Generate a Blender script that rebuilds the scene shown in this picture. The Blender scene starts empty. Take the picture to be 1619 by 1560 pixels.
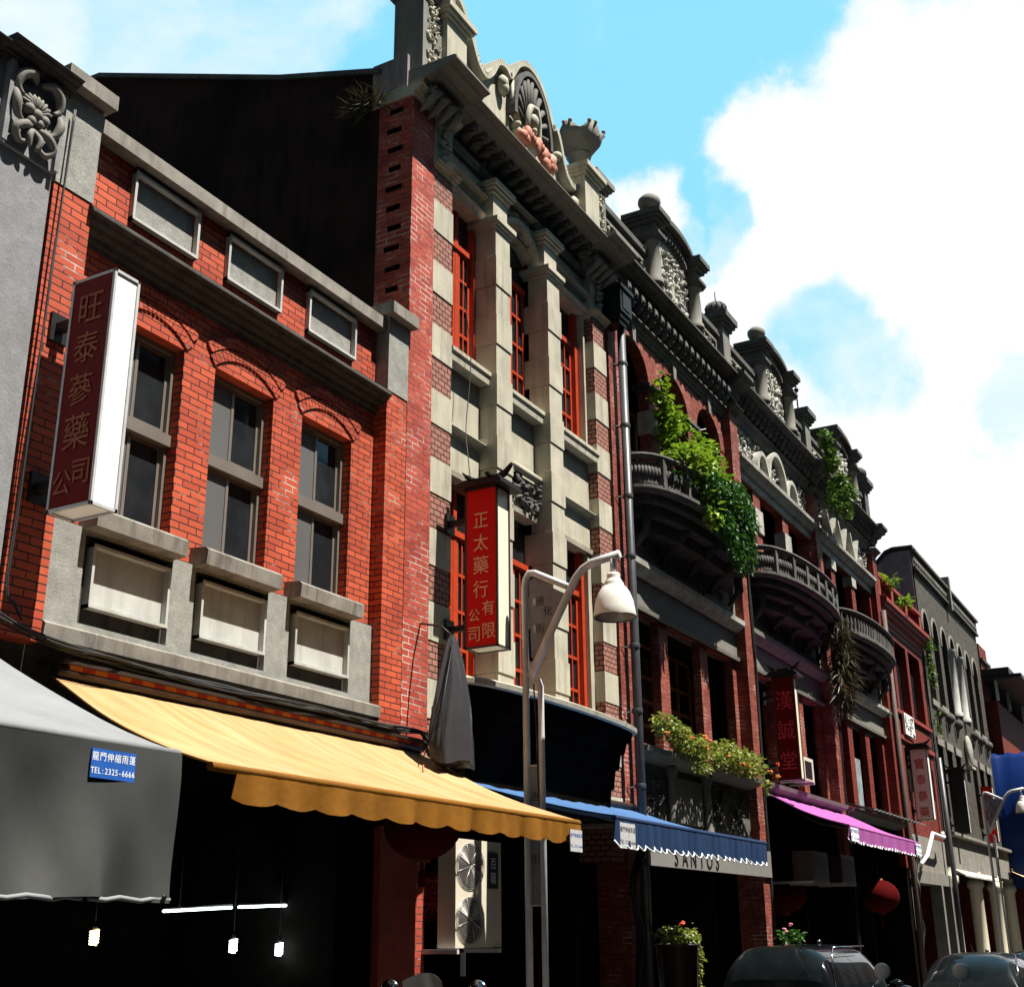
import bpy, math, random
from mathutils import Vector, Matrix
R = math.radians
PI = math.pi
random.seed(7)
S = bpy.context.scene
COL = S.collection

# ------------------------------------------------------------------ camera
cam_d = bpy.data.cameras.new("camera")
cam = bpy.data.objects.new("camera", cam_d)
COL.objects.link(cam)
S.camera = cam
cam_d.sensor_width = 36.0
cam_d.lens = 36.0 * 1965.04 / 1619.0
cam_d.clip_end = 3000
yaw, pitch, roll = R(28.871), R(19.462), R(-0.5557)
fw = Vector((math.cos(yaw) * math.cos(pitch), math.sin(yaw) * math.cos(pitch), math.sin(pitch)))
rt = Vector((math.sin(yaw), -math.cos(yaw), 0))
up = rt.cross(fw)
r2 = rt * math.cos(roll) + up * math.sin(roll)
u2 = -rt * math.sin(roll) + up * math.cos(roll)
cam.matrix_world = Matrix(((r2.x, u2.x, -fw.x, 0), (r2.y, u2.y, -fw.y, 0), (r2.z, u2.z, -fw.z, 1.6), (0, 0, 0, 1)))

# ------------------------------------------------------------------ light
SUN_EL, SUN_AZ = R(64), R(5)
sdir = Vector((math.sin(SUN_AZ) * math.cos(SUN_EL), -math.cos(SUN_AZ) * math.cos(SUN_EL), math.sin(SUN_EL)))
sl = bpy.data.lights.new("sun", 'SUN')
sl.energy = 5.0
sl.angle = R(0.5)
sl.color = (1.0, 0.95, 0.86)
so = bpy.data.objects.new("sun", sl)
so.rotation_euler = sdir.to_track_quat('Z', 'Y').to_euler()
so.location = (0, -20, 40)
COL.objects.link(so)
S.view_settings.view_transform = 'Standard'
S.view_settings.look = 'None'
S.view_settings.gamma = 1.0
S.view_settings.exposure = 1.2
S.view_settings.use_curve_mapping = False
S.cycles.max_bounces = 5
S.cycles.diffuse_bounces = 1

W = bpy.data.worlds.new("World")
S.world = W
W.use_nodes = True
nt = W.node_tree
nt.nodes.clear()
def nn(tree, t, **k):
    n = tree.nodes.new(t)
    for a, b in k.items():
        setattr(n, a, b)
    return n
def math_(tree, op, a, b=None, c=None, clamp=False):
    n = nn(tree, 'ShaderNodeMath', operation=op, use_clamp=clamp)
    for i, v in enumerate((a, b, c)):
        if v is None: continue
        if isinstance(v, (int, float)): n.inputs[i].default_value = v
        else: tree.links.new(v, n.inputs[i])
    return n.outputs[0]
def build_sky():
    L = nt.links.new
    sky = nn(nt, 'ShaderNodeTexSky', sky_type='NISHITA')
    sky.sun_disc = False
    sky.dust_density = 0.3
    sky.sun_elevation = SUN_EL
    sky.sun_rotation = PI - SUN_AZ
    tint = nn(nt, 'ShaderNodeMix', data_type='RGBA', blend_type='MULTIPLY')
    tint.inputs[0].default_value = 1.0
    L(sky.outputs[0], tint.inputs[6])
    tint.inputs[7].default_value = (0.95, 1.2, 1.02, 1)
    tc = nn(nt, 'ShaderNodeTexCoord')
    big = nn(nt, 'ShaderNodeTexNoise')
    big.inputs['Scale'].default_value = 5.0
    big.inputs['Detail'].default_value = 9
    big.inputs['Roughness'].default_value = 0.62
    L(tc.outputs['Generated'], big.inputs['Vector'])
    sub = nn(nt, 'ShaderNodeVectorMath', operation='SUBTRACT')
    L(big.outputs['Color'], sub.inputs[0])
    sub.inputs[1].default_value = (0.5, 0.5, 0.5)
    scl = nn(nt, 'ShaderNodeVectorMath', operation='SCALE')
    L(sub.outputs[0], scl.inputs[0]); scl.inputs['Scale'].default_value = 0.20
    add = nn(nt, 'ShaderNodeVectorMath', operation='ADD')
    L(tc.outputs['Generated'], add.inputs[0]); L(scl.outputs[0], add.inputs[1])
    nrm = nn(nt, 'ShaderNodeVectorMath', operation='NORMALIZE')
    L(add.outputs[0], nrm.inputs[0])
    # cloud banks: direction of the centre (azimuth from +x, elevation), angular radius, weight
    banks = [(9, 19, 16.5, 1.0), (21, 22, 11, 1.0), (-6, 20, 22, 1.0), (3, 34.5, 6.8, 1.0), (1, 42, 8, 1.0), (14.5, 34.3, 3.6, .82), (12, 30.5, 6.0, .95), (21.5, 31.2, 3.8, .95), (17, 29, 4.5, 1.0),
             (62, 38, 10, .68), (50, 39, 5, .55), (43, 38.5, 5, .50)]
    holes = [(12.3, 24.8, 3.4, .56), (17.7, 32.6, 2.6, .6), (5.4, 20.0, 2.2, .36), (6.0, 38.5, 2.6, .4)]
    acc = None
    def lobe(az, el, rad, wt):
        az, el = R(az), R(el)
        d = nn(nt, 'ShaderNodeVectorMath', operation='DOT_PRODUCT')
        L(nrm.outputs[0], d.inputs[0])
        d.inputs[1].default_value = (math.cos(az) * math.cos(el), math.sin(az) * math.cos(el), math.sin(el))
        mr = nn(nt, 'ShaderNodeMapRange', interpolation_type='SMOOTHSTEP')
        L(d.outputs['Value'], mr.inputs[0])
        mr.inputs[1].default_value = math.cos(R(rad * 1.18))
        mr.inputs[2].default_value = math.cos(R(rad * 0.62))
        mr.inputs[3].default_value = 0
        mr.inputs[4].default_value = wt
        return mr.outputs[0]
    for b in banks:
        o = lobe(*b)
        acc = o if acc is None else math_(nt, 'MAXIMUM', acc, o)
    for b in holes:
        acc = math_(nt, 'SUBTRACT', acc, lobe(*b), clamp=True)
    fine = nn(nt, 'ShaderNodeTexNoise')
    fine.inputs['Scale'].default_value = 9.0
    fine.inputs['Detail'].default_value = 8
    fine.inputs['Roughness'].default_value = 0.6
    fine.inputs['Distortion'].default_value = 0.6
    mp = nn(nt, 'ShaderNodeMapping')
    mp.inputs['Scale'].default_value = (0.7, 1.0, 1.7)
    L(tc.outputs['Generated'], mp.inputs[0]); L(mp.outputs[0], fine.inputs['Vector'])
    f2 = math_(nt, 'MULTIPLY_ADD', fine.outputs['Fac'], 1.3, -0.65)
    f3 = math_(nt, 'MULTIPLY_ADD', f2, math_(nt, 'MULTIPLY_ADD', acc, -0.55, 0.85), acc)
    mask = nn(nt, 'ShaderNodeMapRange', interpolation_type='SMOOTHSTEP')
    L(f3, mask.inputs[0]); mask.inputs[1].default_value = 0.10; mask.inputs[2].default_value = 0.92
    b1 = nn(nt, 'ShaderNodeBackground'); b1.inputs['Strength'].default_value = 0.018
    glow = nn(nt, 'ShaderNodeMix', data_type='RGBA', blend_type='ADD')      # paler, brighter air low in the north-east
    L(lobe(28, 26, 62, 1.0), glow.inputs[0]); L(tint.outputs[2], glow.inputs[6]); glow.inputs[7].default_value = (6.2, 16.6, 23.5, 1)
    L(glow.outputs[2], b1.inputs['Color'])
    b2 = nn(nt, 'ShaderNodeBackground'); b2.inputs['Strength'].default_value = 0.46
    b2.inputs['Color'].default_value = (0.97, 0.99, 1.0, 1)
    mx = nn(nt, 'ShaderNodeMixShader')
    L(mask.outputs[0], mx.inputs[0]); L(b1.outputs[0], mx.inputs[1]); L(b2.outputs[0], mx.inputs[2])
    out = nn(nt, 'ShaderNodeOutputWorld'); L(mx.outputs[0], out.inputs[0])
build_sky()

# ------------------------------------------------------------------ materials
def hexc(c, k=1.0): return (c[0] * k, c[1] * k, c[2] * k, 1)
def new_mat(name):
    m = bpy.data.materials.new(name); m.use_nodes = True
    t = m.node_tree; b = t.nodes['Principled BSDF']
    return m, t, b
def objco(t):
    return nn(t, 'ShaderNodeTexCoord').outputs['Object']
def noise(t, vec, scale, detail=4, rough=.55, stretch=None):
    n = nn(t, 'ShaderNodeTexNoise')
    n.inputs['Scale'].default_value = scale; n.inputs['Detail'].default_value = detail; n.inputs['Roughness'].default_value = rough
    if stretch:
        mp = nn(t, 'ShaderNodeMapping'); mp.inputs['Scale'].default_value = stretch
        t.links.new(vec, mp.inputs[0]); vec = mp.outputs[0]
    t.links.new(vec, n.inputs['Vector'])
    return n.outputs['Fac']
def ramp(t, fac, a, b):
    m = nn(t, 'ShaderNodeMapRange'); t.links.new(fac, m.inputs[0])
    m.inputs[1].default_value = a; m.inputs[2].default_value = b
    return m.outputs[0]
def mixc(t, fac, a, b, mode='MIX'):
    m = nn(t, 'ShaderNodeMix', data_type='RGBA', blend_type=mode)
    if isinstance(fac, (int, float)): m.inputs[0].default_value = fac
    else: t.links.new(fac, m.inputs[0])
    for i, v in ((6, a), (7, b)):
        if isinstance(v, (tuple, list)): m.inputs[i].default_value = v
        else: t.links.new(v, m.inputs[i])
    return m.outputs[2]
def bump(t, b, h, strength=.3, dist=.01):
    n = nn(t, 'ShaderNodeBump'); n.inputs['Strength'].default_value = strength; n.inputs['Distance'].default_value = dist
    t.links.new(h, n.inputs['Height']); t.links.new(n.outputs[0], b.inputs['Normal'])
def plain(name, c, rough=.7, metal=0, var=.25, scale=6, bmp=.25, streak=0, streakc=(.03, .028, .025), grain=0, spec=.5):
    m, t, b = new_mat(name)
    v = objco(t)
    col = mixc(t, ramp(t, noise(t, v, scale, 5), .3, .7), hexc(c, 1 - var), hexc(c, 1 + var * .5))
    if grain:
        col = mixc(t, math_(t, 'MULTIPLY', ramp(t, noise(t, v, 90, 3, .8), .45, .7), grain), col, hexc(c, .45))
    if streak:
        s = noise(t, v, 1.0, 6, .7, (9, 9, .9))
        s2 = noise(t, v, 1.3, 3)
        f = math_(t, 'MULTIPLY', ramp(t, s, .48, .68), ramp(t, s2, .3, .6))
        col = mixc(t, math_(t, 'MULTIPLY', f, streak), col, hexc(streakc))
    t.links.new(col, b.inputs['Base Color'])
    b.inputs['Roughness'].default_value = rough; b.inputs['Metallic'].default_value = metal
    b.inputs['Specular IOR Level'].default_value = spec
    if bmp: bump(t, b, noise(t, v, 45, 4, .7), bmp, .006)
    return m
def brick(name, c1, c2, mort, w=.215, h=.064, ms=.007, var=.5, white=0.0, soot=0.0, spec=.3):
    m, t, b = new_mat(name)
    v = objco(t)
    sx = nn(t, 'ShaderNodeSeparateXYZ'); t.links.new(v, sx.inputs[0])
    cb = nn(t, 'ShaderNodeCombineXYZ')
    t.links.new(math_(t, 'ADD', sx.outputs[0], sx.outputs[1]), cb.inputs[0]); t.links.new(sx.outputs[2], cb.inputs[1])
    wob = nn(t, 'ShaderNodeTexNoise'); wob.inputs['Scale'].default_value = 3
    t.links.new(v, wob.inputs['Vector'])
    wa = nn(t, 'ShaderNodeVectorMath', operation='MULTIPLY_ADD')
    t.links.new(wob.outputs['Color'], wa.inputs[0]); wa.inputs[1].default_value = (.012, .012, 0); t.links.new(cb.outputs[0], wa.inputs[2])
    bt = nn(t, 'ShaderNodeTexBrick'); t.links.new(wa.outputs[0], bt.inputs['Vector'])
    bt.inputs['Scale'].default_value = 1; bt.inputs['Brick Width'].default_value = w; bt.inputs['Row Height'].default_value = h
    bt.inputs['Mortar Size'].default_value = ms; bt.inputs['Mortar Smooth'].default_value = .25; bt.inputs['Bias'].default_value = 0
    bt.inputs['Color1'].default_value = hexc(c1); bt.inputs['Color2'].default_value = hexc(c2)
    mcol = hexc(mort)
    if white:
        wf = ramp(t, noise(t, v, 2.3, 5, .7), .62 - white * .3, .75 - white * .3)
        mcol = mixc(t, wf, hexc(mort), (.62, .56, .48, 1))
        t.links.new(mcol, bt.inputs['Mortar'])
    else: bt.inputs['Mortar'].default_value = mcol
    col = mixc(t, ramp(t, noise(t, v, 1.6, 6, .7), .3, .72), bt.outputs['Color'], mixc(t, 1.0, bt.outputs['Color'], hexc((1 - var * .55, 1 - var * .6, 1 - var * .5)), 'MULTIPLY'))
    if soot:
        s = ramp(t, noise(t, v, 1.1, 6, .72, (3, 3, .8)), .5, .75)
        col = mixc(t, math_(t, 'MULTIPLY', s, soot), col, (.02, .014, .012, 1))
    t.links.new(col, b.inputs['Base Color'])
    b.inputs['Roughness'].default_value = .75
    b.inputs['Specular IOR Level'].default_value = spec
    bump(t, b, math_(t, 'SUBTRACT', 1.0, bt.outputs['Fac']), .6, .012)
    return m
def glass(name, c=(.012, .014, .016), rough=.06, spec=.6):
    m, t, b = new_mat(name)
    v = objco(t)
    t.links.new(mixc(t, ramp(t, noise(t, v, 3, 4), .4, .7), hexc(c), hexc(c, 1.8)), b.inputs['Base Color'])
    b.inputs['Roughness'].default_value = rough; b.inputs['Specular IOR Level'].default_value = spec
    bump(t, b, noise(t, v, 1.5, 1), .05, .02)
    return m
def fabric(name, c, fold=(1, 6, 1), rough=.75, var=.15, trans=0.0, seam=None, stain=.15, streaks=False):
    m, t, b = new_mat(name)
    v = objco(t)
    col = mixc(t, ramp(t, noise(t, v, 2.2, 6, .65), .3, .75), hexc(c, 1 - var), hexc(c, 1 + var * .4))
    col = mixc(t, math_(t, 'MULTIPLY', ramp(t, noise(t, v, .9, 5, .6, (4, 1, 1)), .5, .75), stain), col, hexc(c, .62))
    if streaks:
        col = mixc(t, ramp(t, noise(t, v, 1.0, 5, .6, (11, .8, .8)), .35, .7), mixc(t, 1.0, col, (.93, .88, .78, 1), 'MULTIPLY'), mixc(t, .28, col, hexc((.62, .5, .32))))
    if seam:
        sx = nn(t, 'ShaderNodeSeparateXYZ'); t.links.new(v, sx.inputs[0])
        f = math_(t, 'FRACT', math_(t, 'DIVIDE', sx.outputs[0], seam))
        f = math_(t, 'LESS_THAN', f, .02)
        col = mixc(t, math_(t, 'MULTIPLY', f, .35), col, hexc(c, .5))
    t.links.new(col, b.inputs['Base Color'])
    b.inputs['Roughness'].default_value = rough
    b.inputs['Specular IOR Level'].default_value = .2
    bump(t, b, noise(t, v, 2.0, 4, .5, fold), .35, .04)
    if trans:
        tr = nn(t, 'ShaderNodeBsdfTranslucent'); t.links.new(col, tr.inputs['Color'])
        mx = nn(t, 'ShaderNodeMixShader'); mx.inputs[0].default_value = trans
        out = t.nodes['Material Output']
        t.links.new(b.outputs[0], mx.inputs[1]); t.links.new(tr.outputs[0], mx.inputs[2]); t.links.new(mx.outputs[0], out.inputs[0])
    return m
def leafm(name, c1, c2, trans=.35):
    m, t, b = new_mat(name)
    g = nn(t, 'ShaderNodeNewGeometry')
    col = mixc(t, g.outputs['Random Per Island'], hexc(c1), hexc(c2))
    t.links.new(col, b.inputs['Base Color']); b.inputs['Roughness'].default_value = .45
    tr = nn(t, 'ShaderNodeBsdfTranslucent'); t.links.new(col, tr.inputs['Color'])
    mx = nn(t, 'ShaderNodeMixShader'); mx.inputs[0].default_value = trans
    t.links.new(b.outputs[0], mx.inputs[1]); t.links.new(tr.outputs[0], mx.inputs[2])
    t.links.new(mx.outputs[0], t.nodes['Material Output'].inputs[0])
    return m
def emit(name, c, s):
    m, t, b = new_mat(name)
    b.inputs['Base Color'].default_value = hexc(c); b.inputs['Emission Color'].default_value = hexc(c); b.inputs['Emission Strength'].default_value = s
    return m
M = {}
M['brick1'] = brick('orange red brick', (.60, .104, .04), (.42, .06, .025), (.03, .012, .010), .2, .062, .006, .65, white=.2, soot=.2)
M['brick2'] = brick('weathered red brick', (.50, .088, .05), (.34, .045, .028), (.12, .045, .03), .215, .066, .006, .6, white=.5, soot=.2)
M['brick3'] = brick('old red brick', (.36, .085, .05), (.24, .045, .028), (.08, .035, .025), .2, .064, .006, .8, white=.35, soot=.6)
M['brick5'] = brick('dark red brick', (.26, .028, .014), (.17, .018, .010), (.05, .018, .012), .2, .07, .008, .6, soot=.4)
M['quoin'] = brick('pink quoin brick', (.36, .165, .12), (.29, .13, .095), (.03, .008, .007), .125, .068, .008, .25)
M['greybrick'] = brick('grey brown brick', (.11, .10, .078), (.07, .062, .048), (.03, .026, .02), .2, .065, .006, .6, soot=.4)
M['redpaint'] = plain('red painted plaster', (.24, .025, .013), .7, var=.3, streak=.35)
M['stone'] = plain('warm grey stone', (.46, .43, .335), .75, var=.25, scale=2.5, bmp=.3, streak=.6, streakc=(.14, .12, .09), grain=.5)
M['stonegrey'] = plain('grey stone', (.19, .18, .155), .8, var=.22, scale=3, bmp=.3, streak=.4, grain=.4)
M['pebble'] = plain('pebbledash render', (.29, .285, .26), .85, var=.3, scale=9, bmp=.8, grain=.95)
M['pebdark'] = plain('dark pebbledash', (.22, .22, .23), .85, var=.2, scale=9, bmp=.6, grain=.6)
M['panel'] = plain('pale smooth plaster', (.46, .465, .44), .7, var=.2, scale=3, bmp=.15, streak=.5, streakc=(.2, .18, .14))
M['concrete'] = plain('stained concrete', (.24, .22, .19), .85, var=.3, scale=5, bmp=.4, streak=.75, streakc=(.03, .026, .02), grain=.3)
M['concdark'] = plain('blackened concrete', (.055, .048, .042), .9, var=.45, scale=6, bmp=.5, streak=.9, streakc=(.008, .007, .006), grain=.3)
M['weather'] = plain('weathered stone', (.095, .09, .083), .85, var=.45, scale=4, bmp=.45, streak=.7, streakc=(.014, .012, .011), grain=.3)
M['lime'] = plain('light limewashed stone', (.42, .41, .36), .8, var=.35, scale=4, bmp=.35, streak=.6, streakc=(.06, .05, .04))
M['black'] = plain('shade black plaster', (.008, .006, .005), .95, var=.6, scale=1.5, bmp=.2, spec=0)  # near-black tone, stands in for deep shade on pillars, fascias and coves
M['brownwall'] = plain('stained shaded brown plaster', (.034, .018, .014), .95, var=.6, scale=1.2, bmp=.2, streak=.8, streakc=(.008, .005, .004), spec=.1)  # streaked plaster, base colour darkened to stand in for its shaded side
M['pinkwall'] = plain('pale plaster wall', (.26, .22, .23), .9, var=.3, scale=2, streak=.5)
M['terra'] = plain('terracotta stucco', (.46, .16, .10), .7, var=.25, scale=8, bmp=.3)
M['alu'] = plain('bronze aluminium', (.20, .17, .145), .45, .3, var=.12, bmp=.0)
M['screen'] = plain('grey insect screen', (.085, .085, .085), .7, var=.12, scale=2, bmp=0)
M['redwood'] = plain('red painted wood', (.42, .045, .012), .45, var=.2, scale=8, bmp=.1)
M['orangewood'] = plain('varnished window wood', (.28, .10, .035), .5, var=.3, bmp=.1)
M['glass'] = glass('dark window glass')
M['carglass'] = glass('car glass', (.006, .008, .009), .03, .45)
M['tinglass'] = glass('pale tin louvre', (.2, .24, .25), .3)
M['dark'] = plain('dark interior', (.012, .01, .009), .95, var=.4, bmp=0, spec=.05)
M['asphalt'] = plain('asphalt', (.05, .05, .05), .9, var=.3, scale=3, bmp=.4)
M['paver'] = plain('granite paving', (.08, .075, .07), .85, var=.2, scale=3, bmp=.2)
M['white'] = plain('white acrylic', (.86, .86, .84), .35, var=.03, scale=1.5, bmp=0)
M['cream'] = plain('cream acrylic', (.80, .72, .55), .35, var=.05, bmp=0)
M['signred'] = plain('dark red acrylic', (.24, .008, .008), .4, var=.08, scale=1, bmp=0)
M['signbright'] = plain('bright red acrylic', (.66, .008, .005), .5, var=.06, scale=1, bmp=0, spec=.2)
M['signdark'] = plain('deep maroon acrylic', (.13, .002, .002), .5, var=.1, bmp=0, spec=.12)
M['gold'] = plain('dull gold lettering', (.26, .05, .008), .5, var=.1, bmp=0)
M['paleface'] = plain('pale grey acrylic', (.78, .74, .68), .5, var=.08, bmp=0)
M['goldpink'] = plain('pale gold lettering', (.95, .50, .28), .5, var=.1, bmp=0)
M['redink'] = plain('red lettering', (.55, .02, .01), .5, var=.1, bmp=0)
M['pinkink'] = plain('faded pink lettering', (.62, .035, .05), .5, var=.1, bmp=0)
M['blackink'] = plain('black lettering', (.01, .01, .01), .5, var=.1, bmp=0)
M['whiteink'] = plain('white lettering', (.85, .88, .9), .5, var=.05, bmp=0)
M['bluelabel'] = plain('blue label', (.02, .10, .40), .4, var=.15, bmp=0)
M['bronze'] = plain('sign frame metal', (.06, .045, .035), .45, .5, var=.2, bmp=.05)
M['blackmetal'] = plain('black iron', (.012, .012, .013), .5, .4, var=.2, bmp=.05)
M['pipe'] = plain('dark grey pipe', (.055, .058, .066), .45, .2, var=.25, streak=.4, bmp=.05)
M['galv'] = plain('galvanised steel', (.50, .50, .51), .5, .1, var=.15, scale=12, bmp=.03, streak=.3, streakc=(.2, .1, .05))
M['lampwhite'] = plain('white enamel lamp', (.70, .68, .63), .3, var=.08, scale=3, bmp=0, streak=.15, streakc=(.4, .3, .2))
M['lampinner'] = plain('lamp reflector', (.5, .5, .48), .25, .4, var=.2, bmp=0)
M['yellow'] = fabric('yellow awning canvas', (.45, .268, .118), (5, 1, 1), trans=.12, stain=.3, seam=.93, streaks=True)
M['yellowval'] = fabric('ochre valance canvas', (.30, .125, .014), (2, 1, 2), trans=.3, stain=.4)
M['orangestripe'] = plain('orange canvas', (.5, .13, .01), .7, var=.1, bmp=0)
M['redstripe'] = plain('red canvas', (.32, .02, .01), .7, var=.1, bmp=0)
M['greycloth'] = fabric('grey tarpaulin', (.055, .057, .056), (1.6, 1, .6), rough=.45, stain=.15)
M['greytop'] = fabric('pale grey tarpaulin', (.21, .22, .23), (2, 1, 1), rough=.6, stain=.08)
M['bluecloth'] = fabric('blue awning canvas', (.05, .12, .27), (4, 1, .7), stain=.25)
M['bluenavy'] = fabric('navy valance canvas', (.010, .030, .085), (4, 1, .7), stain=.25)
M['bluetarp'] = fabric('bright blue tarpaulin', (.001, .02, .13), (1, 1, .3), rough=.4)
M['pinkcloth'] = fabric('magenta awning canvas', (.36, .095, .32), (3, 1, 1), trans=.1)
M['orangeaw'] = fabric('cream striped canvas', (.7, .5, .3), (2, 1, 1))
M['bagplastic'] = fabric('grey translucent plastic', (.045, .045, .05), (9, 9, .6), rough=.16, stain=.1)
M['lanternred'] = plain('red lantern cloth', (.06, .002, .002), .9, var=.15, bmp=.05, spec=.05)
M['acwhite'] = plain('cream appliance enamel', (.62, .56, .45), .4, var=.08, bmp=0)
M['acgrille'] = plain('grey wire grille', (.40, .38, .36), .35, .5, var=.1, bmp=0)
M['leaf'] = leafm('vine leaves', (.05, .12, .010), (.27, .40, .025))
M['leafmid'] = leafm('shrub leaves', (.02, .06, .008), (.12, .22, .02), .2)
M['leafdark'] = leafm('dark fern leaves', (.010, .045, .006), (.05, .16, .015), .25)
M['leafmix'] = leafm('mixed balcony leaves', (.06, .12, .015), (.30, .32, .05))
M['leafdry'] = leafm('dry hanging fronds', (.03, .04, .015), (.09, .06, .026), .15)
M['flowerred'] = plain('red petals', (.75, .08, .03), .6, var=.2, bmp=0)
M['flowerpink'] = plain('pink petals', (.8, .25, .35), .6, var=.2, bmp=0)
M['flowerorange'] = plain('orange petals', (.8, .28, .04), .6, var=.2, bmp=0)
M['potdark'] = plain('dark glazed pot', (.02, .014, .012), .4, bmp=0)
M['stem'] = plain('woody stem', (.07, .05, .03), .9)
M['carpaint'] = plain('black car paint', (.005, .006, .007), .1, 0, var=.1, bmp=0, spec=.22)
M['cargreen'] = plain('dark grey car paint', (.012, .014, .015), .14, 0, var=.1, bmp=0, spec=.4)
M['chrome'] = plain('chrome', (.6, .6, .6), .12, 1, var=.05, bmp=0)
M['rubber'] = plain('rubber', (.015, .015, .015), .85, bmp=.1)
M['cable'] = plain('black cable', (.01, .01, .01), .6, bmp=0)
M['warmbulb'] = emit('warm bulb glow', (1, .75, .25), 5)
M['coolbulb'] = emit('cool bulb glow', (.85, 1, .95), 5)
M['tube'] = emit('fluorescent tube glow', (.85, .95, 1), 4)

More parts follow.
